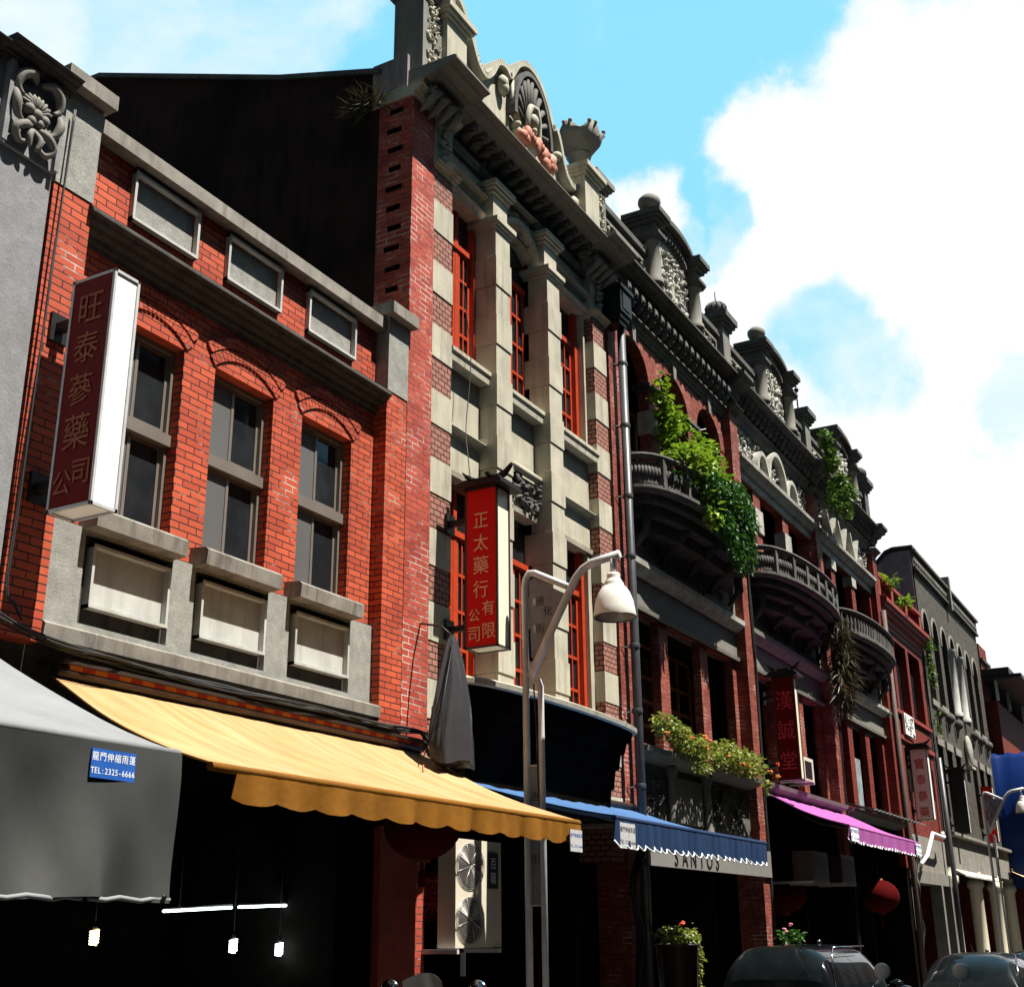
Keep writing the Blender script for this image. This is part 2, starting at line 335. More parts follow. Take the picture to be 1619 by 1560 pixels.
# ------------------------------------------------------------------ mesh builder
class MB:
    def __init__(s): s.v = []; s.f = []; s.sm = []
    def add(s, vs, fs, smooth=False):
        o = len(s.v); s.v += [tuple(p) for p in vs]
        for f in fs: s.f.append(tuple(i + o for i in f)); s.sm.append(smooth)
        return s
    def box(s, x0, x1, y0, y1, z0, z1):
        vs = [(x, y, z) for z in (z0, z1) for y in (y0, y1) for x in (x0, x1)]
        return s.add(vs, [(0, 2, 3, 1), (4, 5, 7, 6), (0, 1, 5, 4), (2, 6, 7, 3), (0, 4, 6, 2), (1, 3, 7, 5)])
    def prof(s, x0, x1, pts):                       # (y,z) polygon swept along x
        n = len(pts)
        vs = [(x0, y, z) for y, z in pts] + [(x1, y, z) for y, z in pts]
        fs = [(i, (i + 1) % n, (i + 1) % n + n, i + n) for i in range(n)]
        return s.add(vs, fs + [tuple(range(n))[::-1], tuple(range(n, 2 * n))])
    def xz(s, pts, y0, y1):                         # (x,z) polygon extruded along y
        n = len(pts)
        vs = [(x, y0, z) for x, z in pts] + [(x, y1, z) for x, z in pts]
        fs = [(i, (i + 1) % n, (i + 1) % n + n, i + n) for i in range(n)]
        return s.add(vs, fs + [tuple(range(n))[::-1], tuple(range(n, 2 * n))])
    def xy(s, pts, z0, z1):
        n = len(pts)
        vs = [(x, y, z0) for x, y in pts] + [(x, y, z1) for x, y in pts]
        fs = [(i, (i + 1) % n, (i + 1) % n + n, i + n) for i in range(n)]
        return s.add(vs, fs + [tuple(range(n))[::-1], tuple(range(n, 2 * n))])
    def tube(s, pts, r, n=8, cap=True):
        P = [Vector(p) for p in pts]; vs = []; fs = []
        rr = r if isinstance(r, (list, tuple)) else [r] * len(P)
        a = None
        for i, p in enumerate(P):
            d = (P[min(i + 1, len(P) - 1)] - P[max(i - 1, 0)]).normalized()
            if a is None:
                a = d.orthogonal().normalized()
            else:
                a = (a - d * a.dot(d)).normalized()
            b = d.cross(a)
            vs += [tuple(p + (a * math.cos(2 * PI * k / n) + b * math.sin(2 * PI * k / n)) * rr[i]) for k in range(n)]
        for i in range(len(P) - 1):
            for k in range(n):
                fs.append((i * n + k, i * n + (k + 1) % n, (i + 1) * n + (k + 1) % n, (i + 1) * n + k))
        s.add(vs, fs, True)
        if cap:
            m = len(s.v) - len(vs)
            s.f += [tuple(m + k for k in range(n))[::-1], tuple(m + (len(P) - 1) * n + k for k in range(n))]; s.sm += [False, False]
        return s
    def lathe(s, c, prof, n=16, axis='z', a0=0, a1=2 * PI, smooth=True):
        vs = []; fs = []; full = abs(a1 - a0 - 2 * PI) < 1e-6
        m = n if full else n + 1
        for r, h in prof:
            for k in range(m):
                a = a0 + (a1 - a0) * k / n
                p = (r * math.cos(a), r * math.sin(a), h)
                if axis == 'x': p = (h, r * math.cos(a), r * math.sin(a))
                if axis == 'y': p = (r * math.cos(a), h, r * math.sin(a))
                vs.append((c[0] + p[0], c[1] + p[1], c[2] + p[2]))
        for i in range(len(prof) - 1):
            for k in range(m if full else m - 1):
                fs.append((i * m + k, i * m + (k + 1) % m, (i + 1) * m + (k + 1) % m, (i + 1) * m + k))
        return s.add(vs, fs, smooth)
    def ell(s, c, r, n=8, rings=5, rot=None):
        vs = []; fs = []
        for i in range(rings + 1):
            t = PI * i / rings
            for k in range(n):
                a = 2 * PI * k / n
                p = Vector((r[0] * math.sin(t) * math.cos(a), r[1] * math.sin(t) * math.sin(a), r[2] * math.cos(t)))
                if rot is not None: p = rot @ p
                vs.append((c[0] + p.x, c[1] + p.y, c[2] + p.z))
        for i in range(rings):
            for k in range(n):
                fs.append((i * n + k, i * n + (k + 1) % n, (i + 1) * n + (k + 1) % n, (i + 1) * n + k))
        return s.add(vs, fs, True)
    def wall(s, x0, x1, z0, z1, y0, y1, holes=()):   # wall slab with rectangular openings
        e = 1e-5
        X = sorted({x0, x1} | {min(max(h[i], x0), x1) for h in holes for i in (0, 1)})
        Z = sorted({z0, z1} | {min(max(h[i], z0), z1) for h in holes for i in (2, 3)})
        nx, nz = len(X) - 1, len(Z) - 1
        def solid(i, j):
            if i < 0 or j < 0 or i >= nx or j >= nz: return False
            cx, cz = (X[i] + X[i + 1]) / 2, (Z[j] + Z[j + 1]) / 2
            return not any(h[0] - e < cx < h[1] + e and h[2] - e < cz < h[3] + e for h in holes)
        for i in range(nx):
            for j in range(nz):
                if not solid(i, j): continue
                a, b, c, d = X[i], X[i + 1], Z[j], Z[j + 1]
                s.add([(a, y0, c), (b, y0, c), (b, y0, d), (a, y0, d)], [(0, 1, 2, 3)])
                s.add([(a, y1, c), (b, y1, c), (b, y1, d), (a, y1, d)], [(3, 2, 1, 0)])
                if not solid(i - 1, j): s.add([(a, y0, c), (a, y1, c), (a, y1, d), (a, y0, d)], [(3, 2, 1, 0)])
                if not solid(i + 1, j): s.add([(b, y0, c), (b, y1, c), (b, y1, d), (b, y0, d)], [(0, 1, 2, 3)])
                if not solid(i, j - 1): s.add([(a, y0, c), (b, y0, c), (b, y1, c), (a, y1, c)], [(3, 2, 1, 0)])
                if not solid(i, j + 1): s.add([(a, y0, d), (b, y0, d), (b, y1, d), (a, y1, d)], [(0, 1, 2, 3)])
        return s
    def archfill(s, xa, xb, zs, rise, ztop, y0, y1, n=16):   # spandrels over an arch
        cx, hw = (xa + xb) / 2, (xb - xa) / 2
        P = [(cx - hw * math.cos(PI * i / n), zs + rise * math.sin(PI * i / n)) for i in range(n + 1)]
        for i in range(n):
            (a, za), (b, zb) = P[i], P[i + 1]
            s.add([(a, y0, za), (b, y0, zb), (b, y0, ztop), (a, y0, ztop)], [(0, 1, 2, 3)])
            s.add([(a, y0, za), (b, y0, zb), (b, y1, zb), (a, y1, za)], [(3, 2, 1, 0)])
        return s
    def band(s, cx, zs, hw, rise, th, y0, y1, n=18, a0=0, a1=PI):   # archivolt
        vs = []
        for i in range(n + 1):
            a = a0 + (a1 - a0) * i / n
            for (h, r) in ((hw, rise), (hw + th, rise + th)):
                x, z = cx - h * math.cos(a), zs + r * math.sin(a)
                vs += [(x, y0, z), (x, y1, z)]
        fs = []
        for i in range(n):
            o, q = i * 4, i * 4 + 4
            fs += [(o, q, q + 2, o + 2), (o + 1, o + 3, q + 3, q + 1), (o, o + 1, q + 1, q), (o + 2, q + 2, q + 3, o + 3)]
        fs += [(0, 2, 3, 1), (n * 4, n * 4 + 1, n * 4 + 3, n * 4 + 2)]
        return s.add(vs, fs)
    def sweep(s, path, prof, closed=False):         # path (x,y), profile (outward offset, z)
        P = [Vector(p) for p in path]; n = len(prof); vs = []; fs = []
        for i, p in enumerate(P):
            d = (P[min(i + 1, len(P) - 1)] - P[max(i - 1, 0)]).normalized()
            nr = Vector((d.y, -d.x))
            vs += [(p.x + nr.x * o, p.y + nr.y * o, z) for o, z in prof]
        for i in range(len(P) - 1):
            for k in range(n):
                fs.append((i * n + k, (i + 1) * n + k, (i + 1) * n + (k + 1) % n, i * n + (k + 1) % n))
        fs += [tuple(range(n)), tuple((len(P) - 1) * n + k for k in range(n))[::-1]]
        return s.add(vs, fs)
    def leaf(s, c, size, rnd, droop=0.0, el=1.6):
        a = rnd.uniform(0, 2 * PI); t = rnd.uniform(-.9, .6) - droop
        d = Vector((math.cos(a) * math.cos(t), math.sin(a) * math.cos(t), math.sin(t)))
        w = d.cross(Vector((rnd.uniform(-.4, .4), rnd.uniform(-.4, .4), 1))).normalized() * size * .5 * min(1, (1.7 / el) ** 2)
        l = d * size * el
        c = Vector(c); n = w.cross(l).normalized() * size * .15
        return s.add([c, c + l * .45 + w + n, c + l, c + l * .45 - w + n], [(0, 1, 2), (0, 2, 3)])
    def relief(s, x0, x1, z0, z1, y, n, seed, size=.06, depth=.05):  # carved stucco foliage
        rnd = random.Random(seed)
        for _ in range(n):
            x = rnd.uniform(x0, x1); z = rnd.uniform(z0, z1); r = size * rnd.uniform(.5, 1.2)
            k = rnd.random()
            if k < .45:
                rot = Matrix.Rotation(rnd.uniform(0, PI), 3, 'Y')
                s.ell((x, y, z), (r * 1.3, depth * rnd.uniform(.7, 1.2), r * .45), 7, 4, rot)
            elif k < .8:
                a0 = rnd.uniform(0, 2 * PI); sp = rnd.choice((-1, 1))
                pts = [(x + r * (1 - .13 * i) * math.cos(a0 + sp * i * .75), y - depth * .35, z + r * (1 - .13 * i) * math.sin(a0 + sp * i * .75)) for i in range(7)]
                s.tube(pts, [r * .3 * (1 - .09 * i) for i in range(7)], 5)
            else:
                s.ell((x, y - depth * .4, z), (r * .5, depth * .8, r * .5), 7, 4)
        return s
ORG = {}
def build(s, name, mat, parent=None, loc=None):
    off = Vector(loc) if loc else (ORG[parent] if parent is not None else Vector((0, 0, 0)))
    me = bpy.data.meshes.new(name)
    me.from_pydata([(x - off.x, y - off.y, z - off.z) for x, y, z in s.v], [], s.f)
    me.polygons.foreach_set('use_smooth', s.sm)
    me.materials.append(M[mat])
    me.update()
    o = bpy.data.objects.new(name, me); COL.objects.link(o)
    if parent is not None: o.parent = parent
    else: o.location = off
    ORG[o] = off
    return o
MB.build = build
def empty(name, label, cat, loc, group=None):
    o = bpy.data.objects.new(name, None); COL.objects.link(o)
    o.location = loc; o.empty_display_size = .2
    o['label'] = label; o['category'] = cat
    if group: o['group'] = group
    ORG[o] = Vector(loc)
    return o
def tag(o, label, cat, group=None):
    o['label'] = label; o['category'] = cat
    if group: o['group'] = group
    return o
def struct(o): o['kind'] = 'structure'; return o
def stuff(o, label=None): o['kind'] = 'stuff'; return o
def box(x0, x1, y0, y1, z0, z1): return MB().box(x0, x1, y0, y1, z0, z1)
_glyph = {}
def glyph(ch):
    if ch not in _glyph:
        c = bpy.data.curves.new('glyph', 'FONT'); c.body = ch; c.size = 1.0; c.align_x = 'CENTER'; c.resolution_u = 3
        o = bpy.data.objects.new('glyph', c); COL.objects.link(o)
        dg = bpy.context.evaluated_depsgraph_get()
        m = bpy.data.meshes.new_from_object(o.evaluated_get(dg))
        _glyph[ch] = ([tuple(v.co) for v in m.vertices], [tuple(p.vertices) for p in m.polygons])
        bpy.data.objects.remove(o); bpy.data.meshes.remove(m); bpy.data.curves.remove(c)
    return _glyph[ch]
def letters(items, plane, at, mat, name, parent, squash=1.0, shear=0.0):
    """items: (char, across, up, size); plane '-x' reads from the near side of the street, '-y' reads from the street."""
    mb = MB()
    for ch, u, w, sz in items:
        vs, fs = glyph(ch)
        out = []
        for x, y, z in vs:
            a, b = u + (x * squash + y * shear) * sz, w + (y - .36) * sz
            out.append((at[0], at[1] - a, at[2] + b) if plane == '-x' else (at[0] + a, at[1], at[2] + b))
        mb.add(out, fs)
        out2 = [(p[0] + (.006 if plane == '-x' else 0), p[1] + (.006 if plane == '-y' else 0), p[2]) for p in out]
        mb.add(out2, [f[::-1] for f in fs])
    return mb.build(name, mat, parent)
def curve(P, k=4):                                  # Catmull-Rom through the points
    P = [tuple(p) for p in P]; Q = [P[0]] + P + [P[-1]]; o = []
    for i in range(1, len(Q) - 2):
        for j in range(k):
            t = j / k
            o.append(tuple(.5 * (2 * b + (c - a) * t + (2 * a - 5 * b + 4 * c - d) * t * t + (3 * b - a - 3 * c + d) * t ** 3) for a, b, c, d in zip(*Q[i - 1:i + 3])))
    return o + [P[-1]]
def arc(x0, x1, y, d, n=20, p=1.0):                 # bowed plan line from x0 to x1
    cx, hw = (x0 + x1) / 2, (x1 - x0) / 2
    return [(cx - hw * math.cos(PI * i / n), y - d * abs(math.sin(PI * i / n)) ** p) for i in range(n + 1)]
def foliage(name, mat, parent, blobs, seed, size=.06, droop=0.0, el=1.6, extra=None):
    """blobs: (centre, radii, count)"""
    rnd = random.Random(seed); mb = MB()
    for c, r, n in blobs:
        for _ in range(n):
            while True:
                p = [rnd.uniform(-1, 1) for _ in range(3)]
                q = sum(a * a for a in p)
                if .12 < q < 1: break
            mb.leaf((c[0] + p[0] * r[0], c[1] + p[1] * r[1], c[2] + p[2] * r[2]), size * rnd.uniform(.6, 1.3), rnd, droop, el)
    return mb.build(name, mat, parent)

# ------------------------------------------------------------------ setting
struct(MB().add([(-400, -400, 0), (900, -400, 0), (900, 500, 0), (-400, 500, 0)], [(0, 1, 2, 3)]).build('ground', 'asphalt'))
struct(box(-12, 120, 5.2, 10, -.1, .14).build('pavement', 'paver'))

def cprof(yw, yl, zb, zt, back):
    d, h = yw - yl, zt - zb
    return [(back, zb), (yw - .08 * d, zb), (yw - .08 * d, zb + .12 * h), (yw - .2 * d, zb + .2 * h), (yw - .24 * d, zb + .36 * h),
            (yw - .5 * d, zb + .42 * h), (yw - .56 * d, zb + .54 * h), (yw - .8 * d, zb + .6 * h), (yw - .84 * d, zb + .7 * h),
            (yl, zb + .78 * h), (yl, zt - .03), (yl + .03, zt), (back, zt + .02)]
def capblock(mb, x0, x1, y0, y1, z0, z1, out=.07):   # stepped capital / pedestal cap on a square shaft
    h = z1 - z0
    for i, (o, a, b) in enumerate(((.35, 0, .3), (.7, .3, .55), (1, .55, 1))):
        mb.box(x0 - out * o, x1 + out * o, y0 - out * o, y1 + out * o * .98, z0 + a * h, z0 + b * h)
    return mb
def segarch(mb, cx, zs, hw, rise, th, y0, y1, blocks=0, gap=.12):
    Rr = (hw * hw + rise * rise) / (2 * rise); a = math.asin(min(1, hw / Rr)); zc = zs + rise - Rr
    def ring(a0, a1, n):
        vs = []
        for i in range(n + 1):
            t = a0 + (a1 - a0) * i / n
            for q in (Rr, Rr + th):
                x, z = cx + q * math.sin(t), zc + q * math.cos(t)
                vs += [(x, y0, z), (x, y1, z)]
        fs = []
        for i in range(n):
            o, q = i * 4, i * 4 + 4
            fs += [(o, q, q + 2, o + 2), (o + 1, o + 3, q + 3, q + 1), (o, o + 1, q + 1, q), (o + 2, q + 2, q + 3, o + 3)]
        fs += [(0, 2, 3, 1), (n * 4, n * 4 + 1, n * 4 + 3, n * 4 + 2)]
        mb.add(vs, fs)
    if blocks:
        st = 2 * a / blocks
        for k in range(blocks): ring(-a + st * (k + gap / 2), -a + st * (k + 1 - gap / 2), 1)
    else: ring(-a, a, 14)
    return mb
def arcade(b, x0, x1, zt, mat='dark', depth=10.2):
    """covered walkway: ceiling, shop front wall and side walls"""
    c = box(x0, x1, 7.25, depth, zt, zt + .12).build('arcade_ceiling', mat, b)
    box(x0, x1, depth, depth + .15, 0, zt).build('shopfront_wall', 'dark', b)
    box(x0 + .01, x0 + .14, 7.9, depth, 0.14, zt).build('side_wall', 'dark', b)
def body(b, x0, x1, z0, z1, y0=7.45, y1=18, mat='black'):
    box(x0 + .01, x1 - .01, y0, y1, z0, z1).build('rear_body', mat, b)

# ---- grey shophouse at the near end
def near_house():
    b = empty('shophouse', 'grey pebbledash shophouse with carved stucco panel beside the orange brick shop', 'building', (3, 7, 0))
    MB().wall(-6, 5.33, 3.4, 6.98, 6.85, 7.2, [(-3, -1.6, 4.4, 6), (0, 1.4, 4.4, 6), (2.6, 4.0, 4.4, 6)]).build('wall', 'pebdark', b)
    for x in (-3, 0, 2.6): box(x, x + 1.4, 7.1, 7.14, 4.4, 6).build('window', 'glass', b)
    box(-6, 4.82, 6.85, 7.2, 6.98, 7.66).build('parapet', 'pebdark', b)
    p = MB(); p.box(4.82, 5.33, 6.82, 7.2, 6.98, 7.66)
    for a in ((4.82, 4.86, 6.98, 7.66), (5.29, 5.33, 6.98, 7.66)): p.box(a[0], a[1], 6.78, 6.82, a[2], a[3])
    pan = p.build('parapet_panel', 'pebdark', b)
    r = MB(); rnd = random.Random(3)
    cx, cz = 5.075, 7.34
    for k in range(9):                                # fan of petals
        a = R(25 + 130 * k / 8)
        r.tube([(cx, 6.81, cz), (cx + .1 * math.cos(a), 6.77, cz + .1 * math.sin(a)), (cx + .15 * math.cos(a), 6.79, cz + .15 * math.sin(a))], [.012, .02, .012], 6)
    for (x, z, q) in ((0, -.02, .05), (-.07, .0, .045), (.07, -.03, .045), (.03, -.08, .04), (-.04, -.09, .04)):
        r.ell((cx + x, 6.78, cz + z), (q, q, q), 9, 6)
    for sgn in (-1, 1):
        r.tube(curve([(cx + sgn * .02, 6.80, 7.60), (cx + sgn * .09, 6.75, 7.62), (cx + sgn * .17, 6.76, 7.57), (cx + sgn * .19, 6.78, 7.47), (cx + sgn * .14, 6.77, 7.42)]), [q[0] for q in curve([(w,) for w in [.02, .035, .04, .03, .012]])], 7)
        r.tube(curve([(cx + sgn * .20, 6.79, 7.44), (cx + sgn * .2, 6.75, 7.34), (cx + sgn * .17, 6.77, 7.24), (cx + sgn * .11, 6.78, 7.22)]), [q[0] for q in curve([(w,) for w in [.015, .035, .03, .012]])], 7)
        r.tube(curve([(cx + sgn * .02, 6.80, 7.22), (cx + sgn * .1, 6.75, 7.18), (cx + sgn * .17, 6.76, 7.11), (cx + sgn * .12, 6.78, 7.04), (cx + sgn * .06, 6.78, 7.07)]), [q[0] for q in curve([(w,) for w in [.02, .035, .032, .025, .012]])], 7)
        r.tube(curve([(cx, 6.8, 7.2), (cx + sgn * .05, 6.76, 7.12), (cx + sgn * .03, 6.77, 7.03)]), [q[0] for q in curve([(w,) for w in [.02, .028, .015]])], 7)
    r.build('stucco_relief', 'stonegrey', pan)
    c = MB(); c.prof(-6, 4.74, cprof(6.85, 6.70, 7.64, 7.75, 7.2)); c.prof(4.74, 5.36, cprof(6.8, 6.64, 7.66, 7.79, 7.2))
    c.build('coping', 'concdark', b)
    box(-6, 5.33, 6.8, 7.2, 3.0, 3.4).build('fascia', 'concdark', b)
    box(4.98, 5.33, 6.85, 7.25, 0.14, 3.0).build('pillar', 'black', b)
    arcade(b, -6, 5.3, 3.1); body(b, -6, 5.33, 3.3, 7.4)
near_house()

# ---- red brick two-storey shophouse
def brick_house():
    b = empty('shophouse', 'two-storey orange brick shophouse with three arched windows above the yellow awning', 'building', (7.8, 7, 0))
    wins = [(6.21, 6.99), (7.37, 8.16), (8.58, 9.37)]
    MB().wall(5.33, 10.1, 4.44, 7.66, 7.0, 7.3, [(a, c, 4.6, 6.27) for a, c in wins] + [(a + .03, c - .03, 7.16, 7.56) for a, c in ((6.23, 7.0), (7.38, 8.14), (8.55, 9.33))]).build('wall', 'brick1', b)
    for a, c in wins:
        m = MB(); segarch(m, (a + c) / 2, 6.275, (c - a) / 2 + .02, .16, .095, 6.984, 7.05, 19, .13)
        segarch(m, (a + c) / 2, 6.375, (c - a) / 2 + .075, .172, .095, 6.978, 7.05, 21, .13)
        m.build('brick_arch', 'brick1', b)
        w = MB()
        y0, y1 = 7.1, 7.17
        zs = [4.6, 5.46, 6.27]
        w.box(a, a + .035, y0, y1, 4.6, 6.27); w.box(c - .035, c, y0, y1, 4.6, 6.27)
        w.box(a, c, y0 + .002, y1, 4.6, 4.64); w.box(a, c, y0 + .002, y1, 6.23, 6.27)
        w.box(a, c, y0 - .035, y1, 5.40, 5.5)
        mid = a + .47 * (c - a)
        for z0, z1 in ((4.64, 5.40), (5.5, 6.23)):
            for xa, xb, yy in ((a + .035, mid + .02, y0 + .012), (mid - .02, c - .035, y0 + .036)):
                for q in (xa, xb - .032): w.box(q, q + .032, yy, yy + .02, z0, z1)
                w.box(xa, xb, yy + .001, yy + .02, z0, z0 + (.055 if yy > y0 + .02 else .03)); w.box(xa, xb, yy + .001, yy + .02, z1 - .03, z1)
        f = w.build('window', 'alu', b)
        for z0, z1 in ((4.64, 5.40), (5.5, 6.23)):
            box(a + .06, mid, y0 + .02, y0 + .026, z0 + .02, z1 - .02).build('insect_screen', 'screen', f)
            box(mid - .0, c - .06, y0 + .045, y0 + .05, z0 + .02, z1 - .02).build('pane', 'glass', f)
        MB().prof(a - .13, c + .03, [(7.0, 4.42), (6.81, 4.43), (6.80, 4.55), (6.83, 4.575), (7.1, 4.6), (7.1, 4.42)]).build('window_sill', 'concrete', b)
    # plaster base with framed panels
    pans = [(6.19, 6.99), (7.35, 8.16), (8.56, 9.37)]
    MB().wall(5.76, 9.75, 3.66, 4.44, 6.955, 7.01, [(a - .07, c + .02, 3.73, 4.41) for a, c in pans]).build('plaster_base', 'pebble', b)
    box(5.33, 10.1, 7.01, 7.3, 3.4, 4.44).build('lower_wall', 'concdark', b)
    for a, c in pans:
        m = MB(); z0, z1 = 3.86, 4.34
        m.box(a, a + .024, 6.935, 7.01, z0, z1); m.box(c - .024, c, 6.935, 7.01, z0, z1)
        m.box(a, c, 6.932, 7.01, z0, z0 + .024); m.box(a, c, 6.932, 7.01, z1 - .024, z1)
        f = m.build('panel_frame', 'panel', b)
        box(a + .02, c - .02, 6.99, 7.012, z0 + .02, z1 - .02).build('blind_panel', 'panel', f)
    for a, c in ((6.23, 7.0), (7.38, 8.14), (8.55, 9.33)):
        m = MB(); z0, z1 = 7.13, 7.59
        m.box(a, a + .026, 6.95, 7.1, z0, z1); m.box(c - .026, c, 6.95, 7.1, z0, z1); m.box(a, c, 6.947, 7.1, z0, z0 + .026); m.box(a, c, 6.947, 7.1, z1 - .026, z1)
        f = m.build('panel_frame', 'panel', b)
        box(a + .025, c - .025, 7.01, 7.12, z0 + .02, z1 - .02).build('blind_panel', 'pebble', f)
    MB().prof(5.70, 9.76, cprof(7.0, 6.79, 6.68, 6.92, 7.1)).build('cornice', 'concdark', b)
    MB().box(5.70, 9.76, 6.87, 7.3, 7.64, 7.77).build('coping', 'concrete', b)
    for x0, x1, cap in ((5.36, 5.73, 0), (9.75, 10.12, 1)):
        box(x0, x1, 6.85, 7.2, 3.5, 6.95).build('pilaster', 'brick1', b)
        box(x0, x1, 6.84, 7.2, 6.95, 7.80).build('pilaster_head', 'pebble', b)
        box(x0 - .07, x1 + .05, 6.74, 7.3, 7.80, 7.93).build('pilaster_cap', 'concrete', b)
    MB().prof(5.74, 9.76, [(7.1, 3.54), (6.84, 3.54), (6.83, 3.64), (6.86, 3.66), (7.1, 3.70)]).build('ledge', 'concrete', b)
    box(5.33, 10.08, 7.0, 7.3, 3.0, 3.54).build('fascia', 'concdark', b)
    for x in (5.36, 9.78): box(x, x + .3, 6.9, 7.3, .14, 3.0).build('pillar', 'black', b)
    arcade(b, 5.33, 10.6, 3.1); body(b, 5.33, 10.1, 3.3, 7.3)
brick_house()

# ---- three-storey stone-banded shophouse
def stone_house():
    b = empty('shophouse', 'tall three-storey shophouse with pale stone piers and a carved shell gable', 'building', (13, 7, 0))
    # brick party pier and party wall
    box(10.13, 10.6, 6.85, 7.33, 0.14, 10.86).build('brick_pier', 'brick2', b)
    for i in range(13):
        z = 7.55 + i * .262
        MB().box(10.122, 10.14, 6.99 + .02 * (i % 2), 7.17 + .02 * (i % 3), z, z + .062).build('missing_brick', 'black', b)  # black bars coloured as the shade inside open brick gaps
    w = MB()
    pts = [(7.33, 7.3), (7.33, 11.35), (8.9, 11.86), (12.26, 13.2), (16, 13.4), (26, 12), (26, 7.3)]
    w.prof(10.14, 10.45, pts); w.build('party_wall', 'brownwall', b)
    e = MB(); 
    for (a, c), (d, f) in (((7.33, 11.35), (8.9, 11.86)), ((8.9, 11.86), (12.26, 13.2)), ((12.26, 13.2), (16, 13.4))):
        e.add([(10.1, a, c), (10.5, a, c), (10.5, d, f), (10.1, d, f), (10.1, a, c + .07), (10.5, a, c + .07), (10.5, d, f + .07), (10.1, d, f + .07)],
              [(0, 3, 2, 1), (4, 5, 6, 7), (0, 1, 5, 4), (2, 3, 7, 6), (0, 4, 7, 3), (1, 2, 6, 5)])
    e.build('gable_coping', 'weather', b)
    box(10.135, 10.6, 6.95, 7.45, 10.86, 11.5).build('plaster_return', 'pinkwall', b)
    # main wall
    bays = [(11.1, 11.98), (12.22, 13.42), (13.62, 15.0)]
    MB().wall(10.6, 15.45, 4.0, 10.95, 7.0, 7.35, [(11.15, 11.96, 8.05, 10.15), (12.36, 13.4, 8.05, 10.45), (13.8, 14.82, 8.05, 10.15)] +
              [(11.15, 11.96, 4.1, 6.5), (12.36, 13.4, 4.1, 6.5), (13.8, 14.82, 4.1, 6.5)]).build('wall', 'stone', b)
    MB().archfill(12.36, 13.4, 10.02, .42, 10.46, 7.0, 7.35).build('arch_head', 'stone', b)
    m = MB(); m.band(12.83, 10.1, .5, .44, .07, 6.88, 7.0); m.band(12.83, 10.06, .57, .5, .05, 6.93, 7.0); m.build('arch_moulding', 'stone', b)
    m = MB().relief(12.4, 13.25, 10.62, 10.72, 6.98, 24, 11, .06, .06); m.relief(12.9, 13.28, 10.42, 10.7, 6.98, 18, 12, .06, .06); m.build('arch_relief', 'stone', b)
    for k, (a, c, zb, zt) in enumerate([(11.15, 11.96, 8.05, 10.15), (12.36, 13.4, 8.05, 10.4), (13.8, 14.82, 8.05, 10.15), (11.15, 11.96, 4.1, 6.5), (12.36, 13.4, 4.1, 6.5), (13.8, 14.82, 4.1, 6.5)]):
        f = MB(); y = 7.15
        f.box(a, a + .06, y - .05, y + .04, zb, zt); f.box(c - .09, c, y - .09, y + .04, zb, zt)
        f.box(a, c, y - .052, y + .04, zb, zb + .06)
        ht = zb + (zt - zb) * .74
        f.box(a, c, y - .053, y + .04, ht, ht + .07)
        mid = (a + c) / 2; f.box(mid - .035, mid + .035, y - .03, y + .02, zb, zt)
        for half in ((a + .06, mid - .03), (mid + .03, c - .09)):
            q = (half[0] + half[1]) / 2
            f.box(half[0], half[0] + .05, y - .025, y + .0, zb + .06, ht); f.box(half[1] - .05, half[1], y - .025, y, zb + .06, ht)
            f.box(q - .012, q + .012, y - .02, y + .0, zb + .06, ht)
            for i in range(0, 5):
                z = zb + .06 + (ht - zb - .06) * i / 4; f.box(half[0], half[1], y - .022, y + .001, z - .018 if i else z, z + (.018 if i else .05))
        w = f.build('window', 'redwood', b)
        box(a + .05, c - .08, y + .005, y + .012, zb + .05, min(zt, zt)).build('pane', 'glass', w)
        if k in (0, 2):      # stone jamb strip and lintel
            box(c - .0, c + .05, 6.965, 7.0, zb, zt).build('jamb_strip', 'stone', b)
        if k < 3 and k != 1: MB().prof(a - .08, c + .08, [(7.0, zt), (6.955, zt), (6.94, zt + .05), (6.9, zt + .07), (6.9, zt + .1), (7.0, zt + .12)]).build('lintel', 'stone', b)
    # sills, aprons, strings, lintels
    for a, c in ((11.02, 11.95), (12.22, 13.35), (13.64, 14.98)):
        MB().prof(a, c, [(7.0, 7.84), (6.86, 7.84), (6.85, 7.93), (6.83, 7.95), (6.83, 8.0), (7.3, 8.03), (7.3, 7.84)]).build('window_sill', 'stone', b)
        MB().prof(a, c, [(7.0, 6.5), (6.97, 6.5), (6.96, 6.56), (7.0, 6.57)]).build('lintel', 'stone', b)
        if a != 12.22: MB().prof(a, c, cprof(7.0, 6.9, 7.0, 7.09, 7.0)).build('string_course', 'stone', b)
    m = MB(); m.tube([(12.28, 6.93, 7.06), (13.32, 6.93, 7.06)], .05, 10); m.build('string_roll', 'stone', b)
    rl = MB(); rl.relief(12.45, 13.3, 6.6, 6.98, 6.97, 46, 5, .075, .08)
    rl.build('stucco_relief', 'weather', b)
    # string below frieze
    for a, c in ((10.6, 11.95), (12.2, 13.36), (13.6, 15.0)):
        MB().prof(a, c, cprof(7.0, 6.86, 10.40 if c != 13.36 else 10.78, 10.5 if c != 13.36 else 10.86, 7.0)).build('string_course', 'stone', b)
